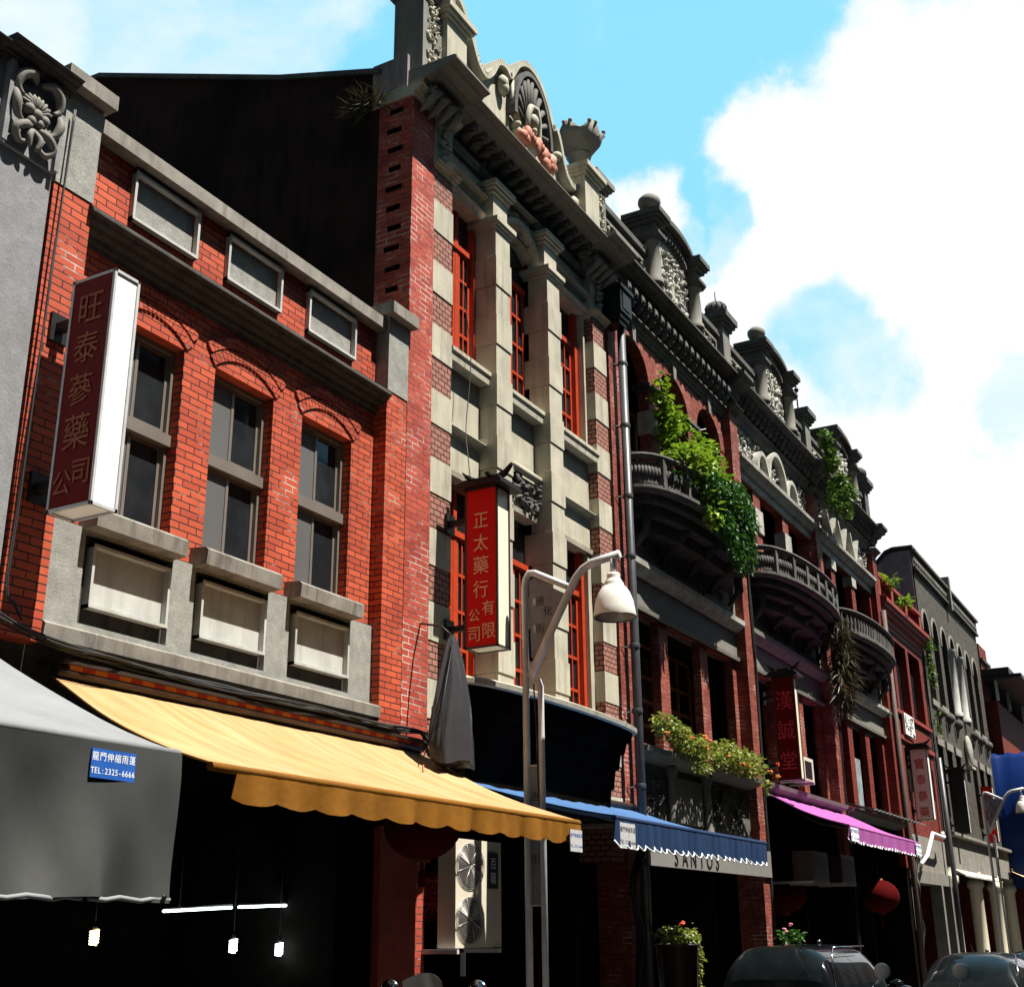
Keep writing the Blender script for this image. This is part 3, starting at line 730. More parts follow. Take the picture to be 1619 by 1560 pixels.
    # quoined outer piers
    for x0, x1 in ((10.6, 11.03), (14.93, 15.36)):
        z = 10.14; stone_ = False
        while z > 2.8:
            z0 = z - .405
            box(x0 + (.008 if not stone_ else 0), x1 - (.008 if not stone_ else 0), 6.85 if stone_ else 6.86, 7.3, z0, z).build('quoin_stone' if stone_ else 'quoin_bricks', 'stone' if stone_ else 'quoin', b)
            stone_ = not stone_; z = z0
        box(x0, x1, 6.87, 7.2, 10.26, 10.9).build('pier_head', 'stone', b)
        m = MB(); cx = (x0 + x1) / 2
        m.tube([(cx, 6.85, 10.8), (cx, 6.84, 10.35)], .012, 6)
        for i in range(16):
            r_ = random.Random(i * 7 + int(x0)); z = 10.32 + .03 * i; s = .13 * math.sin(PI * (i + 1) / 17)
            m.tube([(cx, 6.85, z), (cx + r_.choice((-1, 1)) * s * .7, 6.81, z + .03), (cx + r_.uniform(-1, 1) * s, 6.84, z + r_.uniform(-.02, .07))], [.015, .022, .008], 5)
        m.ell((cx, 6.84, 10.36), (.07, .035, .08), 9, 6)
        m.build('stucco_relief', 'stone', b)
        MB().prof(x0 - .03, x1 + .06, cprof(6.9, 6.76, 10.12, 10.26, 7.2)).build('pier_band', 'stone', b)
        MB().prof(x0 - .04, x1 + .06, cprof(6.9, 6.74, 10.9, 11.03, 7.2)).build('pier_cap', 'stone', b)
    # inner piers of alternating blocks
    for x0, x1, zc in ((11.91, 12.27, 10.1), (13.31, 13.67, 10.1)):
        t = MB(); z = 8.79 + .405 * 3; k = 0
        while z > 4.2:
            o = .014 if k % 2 == 1 else 0
            t.box(x0 - o, x1 + o, 6.765 - o, 7.2, z - .40, z); z -= .405; k += 1
        t.box(x0, x1, 6.77, 7.2, z - .3, z)
        t.build('pier', 'stone', b)
        capblock(MB(), x0, x1, 6.77, 7.1, 10.0, 10.14, .07).build('pier_cap', 'stone', b)
        box(x0, x1, 6.8, 7.1, 10.14, 10.55).build('pier_head', 'stone', b)
        capblock(MB(), x0, x1, 6.8, 7.1, 10.52, 10.68, .09).build('pier_cap', 'stone', b)
    # frieze, brackets, cornice
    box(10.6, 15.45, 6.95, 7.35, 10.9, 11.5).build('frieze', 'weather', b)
    for i in range(17):
        x = 11.2 + i * .235
        MB().box(x, x + .09, 6.66, 6.95, 11.03, 11.17).ell((x + .045, 6.8, 11.0), (.045, .12, .05), 7, 4).build('cornice_bracket', 'weather', b)
    m = MB()
    for c in (12.09, 13.49): m.relief(c - .3, c + .3, 10.72, 11.0, 6.93, 26, int(c * 10), .07, .07)
    m.build('garland', 'weather', b)
    MB().prof(10.6, 15.4, cprof(6.95, 6.9, 10.8, 10.92, 7.3)).build('architrave', 'stonegrey', b)
    MB().prof(10.9, 15.45, cprof(6.95, 6.42, 11.02, 11.22, 7.35)).build('cornice', 'stonegrey', b)
    for x0, x1, nm in ((10.16, 10.95, 0), (14.62, 15.43, 1)):
        MB().prof(x0, x1, cprof(6.85, 6.28, 11.0, 11.26, 7.35)).build('cornice_return', 'stonegrey', b)
        MB().prof(x0 + .1, x1 - .05, cprof(6.9, 6.6, 10.86, 11.0, 7.3)).build('cornice_bed', 'stonegrey', b)
        m = MB()
        for i in range(4): m.tube([(x0 + .12 + i * .17, 6.72, 10.98), (x0 + .12 + i * .17, 6.62, 10.9), (x0 + .12 + i * .17, 6.76, 10.8), (x0 + .12 + i * .17, 6.86, 10.74)], [.05, .06, .045, .02], 7)
        m.build('scroll_bracket', 'stonegrey', b)
    MB().prof(10.1, 10.66, cprof(6.85, 6.7, 10.86, 11.0, 7.4)).build('pier_cap', 'stone', b)
    # parapet gable
    out = [(10.95, 12.95), (11.12, 12.9), (11.35, 12.62), (11.55, 12.3), (11.78, 12.22), (11.98, 12.42), (12.12, 12.66), (12.3, 12.73), (12.45, 12.66),
           (12.56, 12.8), (12.7, 13.02), (12.88, 13.16), (13.08, 13.2), (13.28, 13.14), (13.48, 12.96), (13.62, 12.72), (13.7, 12.6), (13.8, 12.66), (13.9, 12.52),
           (13.98, 12.3), (14.1, 12.08), (14.3, 11.98), (14.5, 12.05), (14.62, 12.2)]
    out = curve(out, 4)
    body_ = [(10.95, 11.2)] + out + [(14.62, 11.2)]
    g = MB().xz(body_, 6.93, 7.2).build('gable', 'stone', b)
    rim = MB()
    for (x, z), (x2, z2) in zip(out[:-1], out[1:]):
        d = Vector((x2 - x, z2 - z)).normalized(); n_ = Vector((-d.y, d.x)) * .07
        rim.add([(x, 6.8, z - .02), (x2, 6.8, z2 - .02), (x2 + n_.x, 6.8, z2 + n_.y), (x + n_.x, 6.8, z + n_.y),
                 (x, 7.25, z - .02), (x2, 7.25, z2 - .02), (x2 + n_.x, 7.25, z2 + n_.y), (x + n_.x, 7.25, z + n_.y)],
                [(0, 1, 2, 3), (7, 6, 5, 4), (0, 4, 5, 1), (3, 2, 6, 7), (0, 3, 7, 4), (1, 5, 6, 2)])
    rim.build('gable_moulding', 'stone', b)
    sh = MB(); sh.band(13.06, 12.15, .5, .88, .07, 6.78, 6.93, 24, 0, PI)
    for i in range(11):
        a = PI * (i + .5) / 11
        sh.tube([(13.06 + .12 * math.cos(a), 6.88, 12.2 + .2 * math.sin(a)), (13.06 + .3 * math.cos(a), 6.84, 12.2 + .5 * math.sin(a)), (13.06 + .45 * math.cos(a), 6.83, 12.18 + .8 * math.sin(a))], [.015, .03, .045], 7)
    sh.build('shell_niche', 'weather', g)
    fg = MB(); fg.ell((13.0, 6.78, 12.28), (.1, .09, .12), 10, 8); fg.ell((13.0, 6.76, 12.12), (.05, .05, .05), 8, 6)
    fg.tube([(12.84, 6.78, 11.95), (12.82, 6.76, 12.25), (12.9, 6.75, 12.45), (13.05, 6.75, 12.5), (13.18, 6.77, 12.35), (13.2, 6.78, 12.1), (13.22, 6.78, 11.85)], [.03, .045, .05, .05, .04, .03, .03], 8)
    fg.ell((13.02, 6.79, 11.9), (.09, .07, .2), 9, 6)
    fg.tube([(13.28, 6.8, 11.9), (13.38, 6.76, 11.8), (13.5, 6.76, 11.86), (13.53, 6.78, 12.0)], [.02, .035, .035, .02], 7)
    for x, z, r_ in ((12.3, 12.5, .1), (12.32, 12.42, .09), (13.72, 12.1, .09), (14.42, 11.78, .1), (14.4, 11.7, .08), (12.66, 12.05, .06), (12.68, 11.95, .06), (13.9, 12.28, .07)):
        fg.ell((x, 6.87, z), (r_, .09, r_ * 1.15), 9, 6)
    fg.tube([(12.56, 6.86, 12.75), (12.52, 6.84, 12.4), (12.66, 6.84, 12.12)], [.03, .03, .05], 7)
    fg.build('gable_figure', 'stone', g)
    tc = MB(); rr = random.Random(4)
    for i in range(16):
        x = 12.62 + i * .062; tc.ell((x, 6.76, 11.92 - .012 * abs(i - 6) + rr.uniform(-.05, .09)), (.085, .07, rr.uniform(.07, .13)), 9, 6)
    for i in range(6): tc.ell((13.15 + rr.uniform(-.1, .35), 6.74, 11.8 + rr.uniform(-.15, .1)), (.09, .07, .1), 8, 6)
    tc.build('terracotta_cloud', 'terra', g)
    # pedestals
    for sx, ins in (((10.2, 10.62), (10.62, 11.08)), ((15.0, 15.4), (14.5, 14.98))):
        (x0, x1), (i0, i1) = sx, ins
        p = box(i0, i1, 6.7, 7.1, 11.26, 12.28).build('pedestal', 'stone', b)
        capblock(MB(), i0, i1, 6.7, 7.1, 12.28, 12.46, .1).build('pedestal_cap', 'stone', p)
        p = box(x0, x1, 6.78, 7.2, 11.26, 12.42).build('pedestal', 'stonegrey', b)
        capblock(MB(), x0, x1, 6.78, 7.2, 12.42, 12.62, .12).build('pedestal_cap', 'stonegrey', p)
        MB().relief(x0 + .07, x1 - .07, 11.35, 12.35, 6.77, 60, int(x0 * 10), .04, .03).build('stucco_relief', 'stone', p)
    # crown shaped finial
    f = MB(); cx, cy = 14.74, 6.9
    f.lathe((cx, cy, 12.46), [(.0, 0), (.13, 0), (.15, .08), (.14, .2), (.2, .32)], 10)
    n = 48; vs = []
    for r_, h in ((.15, 0), (.17, .12), (.24, .24), (.31, .34), (.37, .42), (.3, .42), (.1, .3)):
        for k in range(n):
            a = 2 * PI * k / n; pk = abs(math.cos(a * 3)) ** 1.6
            top = h >= .34 or r_ == .3
            rr_ = r_ * (1 + (.1 * pk if h > .2 else 0)); vs.append((cx + rr_ * math.cos(a), cy + rr_ * math.sin(a), 12.66 + h + (.12 * pk if h >= .42 else 0)))
    f.add(vs, [(j * n + k, j * n + (k + 1) % n, (j + 1) * n + (k + 1) % n, (j + 1) * n + k) for j in range(6) for k in range(n)], True)
    for k in range(6):
        a = 2 * PI * k / 6
        for d in (-.14, .14): f.ell((cx + .39 * math.cos(a + d), cy + .39 * math.sin(a + d), 13.2), (.035, .035, .035), 7, 5)
    f.build('crown_finial', 'stonegrey', b)
    # bowed balcony over the arcade
    pl = arc(10.75, 15.05, 6.72, .42, 20, .5)
    m = MB().sweep(pl, [(.0, 4.0), (.05, 4.01), (.06, 4.06), (0, 4.09), (-.9, 4.09), (-.9, 4.0)])
    s = m.build('balcony_slab', 'stone', b)
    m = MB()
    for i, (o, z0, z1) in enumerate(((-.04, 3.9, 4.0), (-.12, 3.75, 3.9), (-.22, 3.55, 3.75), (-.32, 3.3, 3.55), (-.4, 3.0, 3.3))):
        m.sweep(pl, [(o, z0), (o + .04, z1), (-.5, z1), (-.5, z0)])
    m.build('balcony_bowl', 'black', s)  # cove coloured near-black for the shade under the slab
    box(10.6, 15.45, 7.0, 7.3, 2.9, 4.0).build('fascia', 'concdark', b)
    arcade(b, 10.6, 15.96, 3.0); body(b, 10.46, 15.45, 3.1, 11.2)
    box(9.8, 10.40, 6.82, 7.3, .14, 2.55).build('red_pillar', 'redpaint', b)
    f = MB(); rr = random.Random(3)
    for _ in range(160): f.leaf((10.06 + rr.uniform(-.03, .1), 7.38 + rr.uniform(-.1, .3), 10.95 + rr.uniform(-.1, .1)), .09, rr, -.1, 3.4)
    tag(f.build('roof_weed', 'leafdry', None, (10.06, 7.4, 10.9)), 'dry weeds rooted on top of the red brick party pier', 'weed')
stone_house()

# ---- ornate shophouses with bowed balconies
def pediment(b, xc, hw, zb, seed, mat='weather', y=6.95, rod=False):
    """segmental hood on columns with a carved field; hw half width of the whole"""
    px = hw - .3
    g = MB().wall(xc - px, xc + px, zb, zb + 1.2, y - .02, y + .25).build('pediment_wall', 'lime', b)
    gh = MB(); gh.archfill(xc - px, xc + px, zb + 1.2, .001, zb + 1.2, y, y + .2, 2)
    for s_ in (-1, 1):
        MB().lathe((xc + s_ * (px - .05), y - .12, zb), [(.15, 0), (.15, .06), (.115, .1), (.12, .4), (.1, .72), (.13, .76), (.14, .8)], 12).build('column', 'stonegrey', g)
    for s_ in (-1, 1):
        x = xc + s_ * (px - .05)
        m = capblock(MB(), x - .13, x + .13, y - .24, y + .2, zb + .8, zb + .93, .06)
        m.box(x - .11, x + .11, y - .22, y + .2, zb + .93, zb + 1.12)
        capblock(m, x - .13, x + .13, y - .24, y + .22, zb + 1.12, zb + 1.34, .13)
        m.build('column_block', mat, g)
    h = MB(); h.band(xc, zb + 1.2, px - .3, .18, .09, y - .1, y + .24, 20); h.band(xc, zb + 1.22, px - .2, .27, .1, y - .22, y + .26, 20)
    h.xz([(xc - (px - .3) * math.cos(PI * i / 12), zb + 1.19 + .2 * math.sin(PI * i / 12)) for i in range(13)], y - .03, y + .2)
    for i in range(15):
        a = PI * (i + .5) / 15; h.box(xc - (px - .36) * math.cos(a) - .02, xc - (px - .36) * math.cos(a) + .02, y - .12, y - .02, zb + 1.05 + .2 * math.sin(a), zb + 1.13 + .2 * math.sin(a))
    h.build('pediment_hood', mat, g)
    r_ = MB(); r_.relief(xc - px + .3, xc + px - .3, zb + .1, zb + 1.05, y - .03, 90, seed, .075, .07)
    r_.build('stucco_relief', 'lime', g)
def ball(mb, x, y, z, r, ribs=False):
    mb.lathe((x, y, z), [(0, 0), (r * .7, 0), (r * .4, r * .25), (r * .45, r * .35)], 14)
    mb.lathe((x, y, z + r * .3), [(.4 * r, 0), (.85 * r, .2 * r), (1.0 * r, .6 * r), (.95 * r, .95 * r), (.6 * r, 1.3 * r), (0, 1.42 * r)], 16)
    if ribs:
        for k in range(12):
            a = 2 * PI * k / 12
            mb.tube([(x + r * q * math.cos(a), y + r * q * math.sin(a), z + r * (.3 + h)) for q, h in ((.5, .05), (.95, .35), (1.06, .7), (.9, 1.08), (.4, 1.4))], r * .1, 5)
    return mb
def balcony(b, x0, x1, zs, d, mat='weather', style='panel', zr=.5):
    pl = arc(x0, x1, 6.98, d, 26, .62)
    s = MB().sweep(pl, [(-.55, zs - .1), (-.02, zs - .1), (.03, zs - .05), (.03, zs), (-.55, zs)]).xy([(x0, 7.0)] + arc(x0 + .1, x1 - .1, 6.95, d - .1, 20, .62) + [(x1, 7.0)], zs - .08, zs - .01)
    slab = s.build('balcony_slab', mat, b)
    m = MB()
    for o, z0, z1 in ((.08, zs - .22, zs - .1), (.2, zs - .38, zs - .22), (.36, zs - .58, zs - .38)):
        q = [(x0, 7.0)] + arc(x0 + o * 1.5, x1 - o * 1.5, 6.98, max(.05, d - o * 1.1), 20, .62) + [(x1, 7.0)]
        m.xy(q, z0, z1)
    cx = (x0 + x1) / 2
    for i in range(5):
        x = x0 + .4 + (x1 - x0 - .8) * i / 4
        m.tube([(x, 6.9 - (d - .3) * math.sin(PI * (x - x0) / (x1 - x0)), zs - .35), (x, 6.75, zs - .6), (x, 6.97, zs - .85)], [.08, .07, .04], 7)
    m.build('balcony_bowl', 'concdark', slab)  # underside given a darker tone than the slab to imitate shade
    MB().sweep(pl, [(-.1, zs + zr - .07), (.02, zs + zr - .07), (.04, zs + zr - .03), (.03, zs + zr), (-.11, zs + zr)]).build('balustrade_rail', mat, slab)
    bl = MB(); P = arc(x0, x1, 6.98, d - .035, 120, .62)
    L = [0.0]
    for p, q in zip(P[:-1], P[1:]): L.append(L[-1] + math.dist(p, q))
    step = .17 if style == 'baluster' else .62; t = .1; k = 0
    while t < L[-1] - .05:
        i = next(j for j in range(len(L)) if L[j] >= t)
        x, y = P[i]
        bl = MB()
        if style == 'baluster': bl.lathe((x, y + .02, zs), [(.045, 0), (.045, .05), (.025, .09), (.05, .22), (.03, .36), (.045, .4), (.045, zr - .07)], 8)
        else: bl.box(x - .07, x + .07, y - .04, y + .08, zs, zs + zr - .07)
        bl.build('baluster' if style == 'baluster' else 'balustrade_post', mat, slab)
        t += step; k += 1
    if style != 'baluster':
        pm = MB().sweep(arc(x0, x1, 6.98, d - .06, 26, .62), [(-.03, zs + .04), (0, zs + .04), (0, zs + zr - .13), (-.03, zs + zr - .13)])
        for i in range(2, 118, 2): pm.ell((P[i][0], P[i][1] - .0, zs + .22), (.05, .03, .09), 6, 4)
        pm.build('balustrade_panel', 'weather', slab)
    return slab
def ornate(idx, x0, x1, label, upper):
    """x0..x1 between pilaster outer faces; the pilaster at the left is shared with the neighbour"""
    b = empty('shophouse', label, 'building', ((x0 + x1) / 2, 7, 0))
    a, c = x0 + (.0 if idx > 3 else .5), x1 - .42       # clear facade between pilasters
    bk = 'brick3' if idx < 5 else 'brick5'
    w_ = (c - a)
    # pilasters
    for k, (p0, p1) in enumerate(([(x0, x0 + .5)] if idx == 3 else []) + [(x1 - .42, x1)]):
        box(p0, p1, 6.85, 7.3, .14 if idx == 3 else 3.0, 10.9).build('pilaster', bk, b)
        if idx > 3: box(p0, p1, 6.86, 7.3, .14, 3.0).build('pillar', 'black', b)  # lower pilaster coloured near-black as shade beneath the awnings
        MB().prof(p0 - .03, p1 + .05, cprof(6.85, 6.7, 10.86, 11.02, 7.3)).build('pilaster_cap', 'weather', b)
        capblock(MB(), p0, p1, 6.86, 7.2, 6.62, 6.76, .03).build('pilaster_band', 'weather', b) if idx > 3 else None
    zt = 10.75 if idx == 3 else 10.95
    # upper loggia (third floor)
    n = 3; pw = .44
    ow = (w_ - pw * 2) / 3 if idx == 3 else (w_ - .4 * 2 - .3) / 3
    opens = []
    if idx == 3:
        opens = [(16.05, 17.32), (17.75, 19.08), (19.5, 20.72)]
        MB().wall(a, c, 7.9, zt, 7.0, 7.18, [(p, q, 7.95, 10.62) for p, q in opens]).build('loggia_wall', bk, b)
        for p, q in opens:
            MB().archfill(p, q, 10.02, .56, 10.62, 7.0, 7.18, 18).build('loggia_arch', bk, b)
            segm = MB(); segm.band((p + q) / 2, 10.02, (q - p) / 2, .56, .2, 6.985, 7.02, 24); segm.build('brick_arch', 'brick3', b)
            x = (p + q) / 2; MB().xz([(x - .05, 10.52), (x + .05, 10.52), (x + .08, 10.8), (x - .08, 10.8)], 6.93, 7.0).build('keystone', 'stonegrey', b)
        for x0_, x1_ in ((17.32, 17.75), (19.08, 19.5)):
            capblock(MB(), x0_, x1_, 7.0, 7.2, 9.9, 10.03, .06).build('impost', 'weather', b)
            box(x0_ - .03, x1_ + .03, 6.97, 7.2, 9.15, 9.55).build('pier_block', 'lime', b)
    else:
        if idx == 4: piers = [(22.5, 22.93), (24.4, 24.8)]
        else: piers = [(28.05, 28.4), (29.88, 30.24)]
        e0, e1 = a + .12, c - .12
        xs = [e0] + [v for p in piers for v in p] + [e1]
        opens = [(xs[0], xs[1]), (xs[2], xs[3]), (xs[4], xs[5])]
        MB().wall(a, c, 7.9, 9.96, 7.0, 7.17, [(p, q, 7.95, 9.8) for p, q in opens]).build('loggia_wall', bk, b)
        for p, q in piers:
            for z0, z1 in ((8.95, 9.42), (8.3, 8.45)) if idx == 4 else ((9.55, 9.8),):
                box(p - .02, q + .02, 6.96, 7.19, z0, z1).build('pier_block', 'lime', b)
        MB().prof(a, c, [(7.0, 9.95), (6.9, 9.97), (6.87, 10.05), (6.8, 10.1), (6.79, 10.17), (6.9, 10.2), (7.3, 10.2), (7.3, 9.95)]).build('ledge', 'lime', b)
        box(a, c, 6.96, 7.0, 9.8, 9.94).build('lintel', 'lime', b)
        box(a, c, 7.02, 7.35, 10.2, zt).build('tympanum_wall', 'weather', b)
        MB().relief(a + .05, c - .05, 10.25, zt - .05, 7.02, 150, idx, .08, .06).build('stucco_relief', 'lime', b)
        if idx == 4:
            for cx, hw, rise in ((22.95, .3, .42), (23.95, .55, .72), (24.95, .3, .42)):
                MB().band(cx, 10.2, hw, rise, .09, 6.86, 7.02, 20).build('blind_arch', 'lime', b)
        else:
            for cx in (28.0, 29.0, 30.1):
                ar = MB()
                for s_ in (-1, 1):
                    ar.add([(cx, 6.85, 10.2), (cx + s_ * .06, 6.85, 10.2), (cx + s_ * .42, 6.85, 10.85), (cx + s_ * .34, 6.85, 10.85), (cx, 7.02, 10.2), (cx + s_ * .06, 7.02, 10.2), (cx + s_ * .42, 7.02, 10.85), (cx + s_ * .34, 7.02, 10.85)],
                           [(0, 1, 2, 3), (7, 6, 5, 4), (0, 4, 5, 1), (1, 5, 6, 2), (2, 6, 7, 3), (3, 7, 4, 0)])
                ar.build('stucco_chevron', 'lime', b)
    # third-floor windows set back behind the loggia
    for p, q in opens:
        f = MB(); y = 7.95
        for x in (p + .02, (p + q) / 2 - .03, q - .08): f.box(x, x + .06, y, y + .06, 7.95, 10.3)
        for z in (7.95, 8.6, 9.5, 10.25): f.box(p + .02, q - .02, y + .002, y + .06, z, z + .06)
        w = f.build('window', 'orangewood', b)
        box(p + .03, q - .03, y + .03, y + .035, 8.0, 10.3).build('pane', 'glass', w)
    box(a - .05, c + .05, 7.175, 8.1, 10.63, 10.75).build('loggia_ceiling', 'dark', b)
    # architrave, brackets, cornice
    zc = 10.72 if idx == 3 else 10.95
    MB().prof(x0 if idx > 3 else a, c, [(7.0, zc), (6.97, zc), (6.95, zc + .06), (6.93, zc + .07), (6.92, zc + .14), (6.86, zc + .17), (6.86, zc + .2), (7.3, zc + .2)]).build('architrave', 'weather', b)
    box(a, x1, 6.98, 7.35, zc + .2, 11.6).build('frieze', 'weather', b)
    x = a + .12
    while x < c - .05:
        z = zc + .2; m = MB()
        m.box(x, x + .12, 6.74, 6.98, z + .2, z + .34); m.ell((x + .06, 6.86, z + .15), (.06, .11, .13), 8, 5); m.ell((x + .06, 6.75, z + .24), (.055, .045, .06), 8, 5)
        m.build('cornice_bracket', 'weather', b); x += .27
    MB().prof(x0 if idx > 3 else x0 + .1, x1, cprof(6.98, 6.6, 11.32, 11.62, 7.35)).build('cornice', 'weather' if idx < 5 else 'concdark', b)
    MB().prof(x1 - .48, x1 + .06, cprof(6.85, 6.47, 11.18, 11.64, 7.3)).build('cornice_return', 'weather', b)
    # parapet
    xc = (x0 + x1) / 2 + (.0 if idx == 3 else .02)
    hw = 1.3
    zb = 11.62
    for p, q in ((x0 + .05, xc - hw + .3), (xc + hw - .3, x1 - .5)):
        pan = box(p, q, 6.98, 7.2, zb, zb + .78).build('parapet', 'weather', b)
        fr = MB(); fr.box(p + .08, q - .08, 6.94, 6.98, zb + .12, zb + .17); fr.box(p + .08, q - .08, 6.94, 6.98, zb + .62, zb + .67); fr.box(p + .08, p + .13, 6.942, 6.98, zb + .12, zb + .67); fr.box(q - .13, q - .08, 6.942, 6.98, zb + .12, zb + .67)
        fr.build('panel_frame', 'stonegrey', pan)
        MB().relief(p + .16, q - .16, zb + .2, zb + .6, 6.97, 36, int(p * 3), .055, .045).build('stucco_relief', 'lime', pan)
        box(p, q, 6.9, 7.26, zb + .78, zb + .88).build('parapet_coping', 'weather', pan)
    pediment(b, xc, hw, zb + .26, idx * 5)
    # end pedestal and finials
    x = x1 - .42
    p = box(x, x1 - .02, 6.86, 7.2, zb, zb + 1.04).build('pedestal', 'stonegrey' if idx < 5 else 'weather', b)
    capblock(MB(), x, x1 - .02, 6.86, 7.2, zb + 1.04, zb + 1.32, .14).build('pedestal_cap', 'weather', p)
    if idx == 3:
        ball(MB(), x + .2, 7.03, zb + 1.32, .2, True).build('ball_finial', 'weather', p)
        MB().tube([(x + .2, 7.03, zb + 1.57), (x + .2, 7.03, zb + 1.92)], .012, 5).build('rod', 'blackmetal', p)
        ball(MB(), xc - 1.03, 6.83, zb + 1.6, .2).build('ball_finial', 'stonegrey', b)
    elif idx == 4:
        MB().tube([(x + .2, 7.03, zb + 1.3), (x + .16, 7.03, zb + 1.8), (x + .1, 7.0, zb + 2.25)], .018, 5).ell((x + .15, 7.02, zb + 1.9), (.06, .06, .06), 7, 5).build('lightning_rod', 'blackmetal', p)
        ball(MB(), xc - 1.05, 6.83, zb + 1.6, .19).build('ball_finial', 'stonegrey', b)
    else:
        ball(MB(), x + .2, 7.03, zb + 1.32, .24).build('ball_finial', 'concdark', p)
        MB().tube([(x + .2, 7.03, zb + 1.6), (x + .2, 7.03, zb + 2.1)], .01, 5).build('rod', 'blackmetal', p)
    # balcony and panel zone
    balcony(b, a + .05, c - .02, 7.84, .8 if idx < 5 else .7, 'weather', {3: 'panel', 4: 'panel', 5: 'baluster'}[idx])
    box(a, c, 7.0, 7.35, 6.76, 7.9).build('panel_wall', 'stonegrey', b)
    m = MB()
    for i in range(3):
        p, q = a + .15 + i * (w_ - .3) / 3 + .08, a + .15 + (i + 1) * (w_ - .3) / 3 - .08
        m.box(p, q, 6.96, 7.0, 6.86, 6.9); m.box(p, q, 6.96, 7.0, 7.5, 7.54); m.box(p, p + .04, 6.962, 7.0, 6.9, 7.5); m.box(q - .04, q, 6.962, 7.0, 6.9, 7.5)
        m.relief((p + q) / 2 - .3, (p + q) / 2 + .3, 7.05, 7.35, 7.0, 16, i + idx, .07, .03)
    m.build('panel_moulding', 'stonegrey', b)
    MB().prof(a, c, [(7.0, 6.6), (6.93, 6.62), (6.84, 6.7), (6.83, 6.78), (6.9, 6.8), (7.3, 6.8), (7.3, 6.6)]).build('ledge', 'lime' if idx != 4 else 'stonegrey', b)
    box(a, c, 7.02, 7.35, 6.12, 6.6).build('lintel_band', 'stonegrey', b)
    MB().prof(a, c, [(7.02, 6.08), (6.98, 6.08), (6.97, 6.14), (7.02, 6.15)]).build('drip_moulding', 'stonegrey', b)
    # second floor piers and windows
    e1 = a + .02
    pr = {3: [(17.4, 17.76), (19.15, 19.5)], 4: [(23.0, 23.35), (24.6, 24.95)], 5: [(28.4, 28.8), (30.0, 30.4)]}[idx]
    xs = [a + .1] + [v for p in pr for v in p] + [c - .2]
    op = [(xs[0], xs[1]), (xs[2], xs[3]), (xs[4], xs[5])]
    MB().wall(a, c, 4.0, 6.12, 7.06, 7.2, [(p, q, 4.15, 6.08) for p, q in op]).build('second_floor_wall', bk, b)
    for p, q in op:
        f = MB(); y = 7.85
        for x in (p, p + .12, (p + q) / 2 - .03, q - .06): f.box(x, x + .06, y, y + .06, 4.15, 6.08)
        for z in (4.15, 4.7, 5.1, 5.5, 6.02): f.box(p, q, y + .002, y + .06, z, z + .05)
        w = f.build('window', 'orangewood', b)
        box(p + .03, q - .03, y + .03, y + .035, 4.2, 6.04).build('pane', 'glass', w)
    # first-floor string, ornamental fascia
    MB().prof(a, c, [(7.0, 3.86), (6.86, 3.88), (6.72, 3.95), (6.7, 4.02), (7.3, 4.04), (7.3, 3.86)]).build('ledge', 'stonegrey', b)
    box(a, c, 7.0, 7.35, 2.7, 3.9).build('fascia', 'weather' if idx == 3 else 'black', b)  # farther fascias painted near-black in place of awning shade
    if idx == 5: box(28.92, 29.42, 7.1, 7.13, 4.16, 5.3).build('window_blind', 'tinglass', b)
    if idx == 3:
        for x in (17.3, 18.75): MB().lathe((x, 6.93, 3.0), [(.09, 0), (.07, .08), (.06, .7), (.1, .78), (.1, .86)], 10).build('fascia_column', 'stonegrey', b)
        box(17.45, 18.6, 6.95, 7.0, 3.1, 3.75).build('fascia_panel', 'stonegrey', b)
        m = MB()
        for k in range(2):
            xx = 18.9 + k * .95
            for s_ in (-1, 1): m.tube([(xx + .42 - s_ * .38, 6.96, 3.06), (xx + .42 + s_ * .38, 6.96, 3.8)], .022, 5)
            m.relief(xx + .05, xx + .8, 3.1, 3.75, 6.99, 40, 77 + k, .05, .04)
        m.relief(16.1, 17.1, 3.1, 3.75, 6.99, 70, 91, .05, .05)
        m.build('lattice_relief', 'weather', b)
    arcade(b, a, x1 + .02, 2.95); body(b, x0, x1, 3.05, 11.2, 8.1)
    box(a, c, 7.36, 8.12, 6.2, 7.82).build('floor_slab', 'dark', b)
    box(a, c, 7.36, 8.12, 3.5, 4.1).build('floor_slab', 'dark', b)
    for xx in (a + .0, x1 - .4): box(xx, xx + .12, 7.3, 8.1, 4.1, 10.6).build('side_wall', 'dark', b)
    return b
H3 = ornate(3, 15.45, 21.37, 'brick shophouse with three round arches hung with green vines above a bowed balcony', 0)
H4 = ornate(4, 21.37, 26.84, 'brick shophouse with white pier blocks and three blind arches under its cornice', 0)
H5 = ornate(5, 26.84, 32.3, 'dark brick shophouse with V-shaped stucco under a black ball finial', 0)

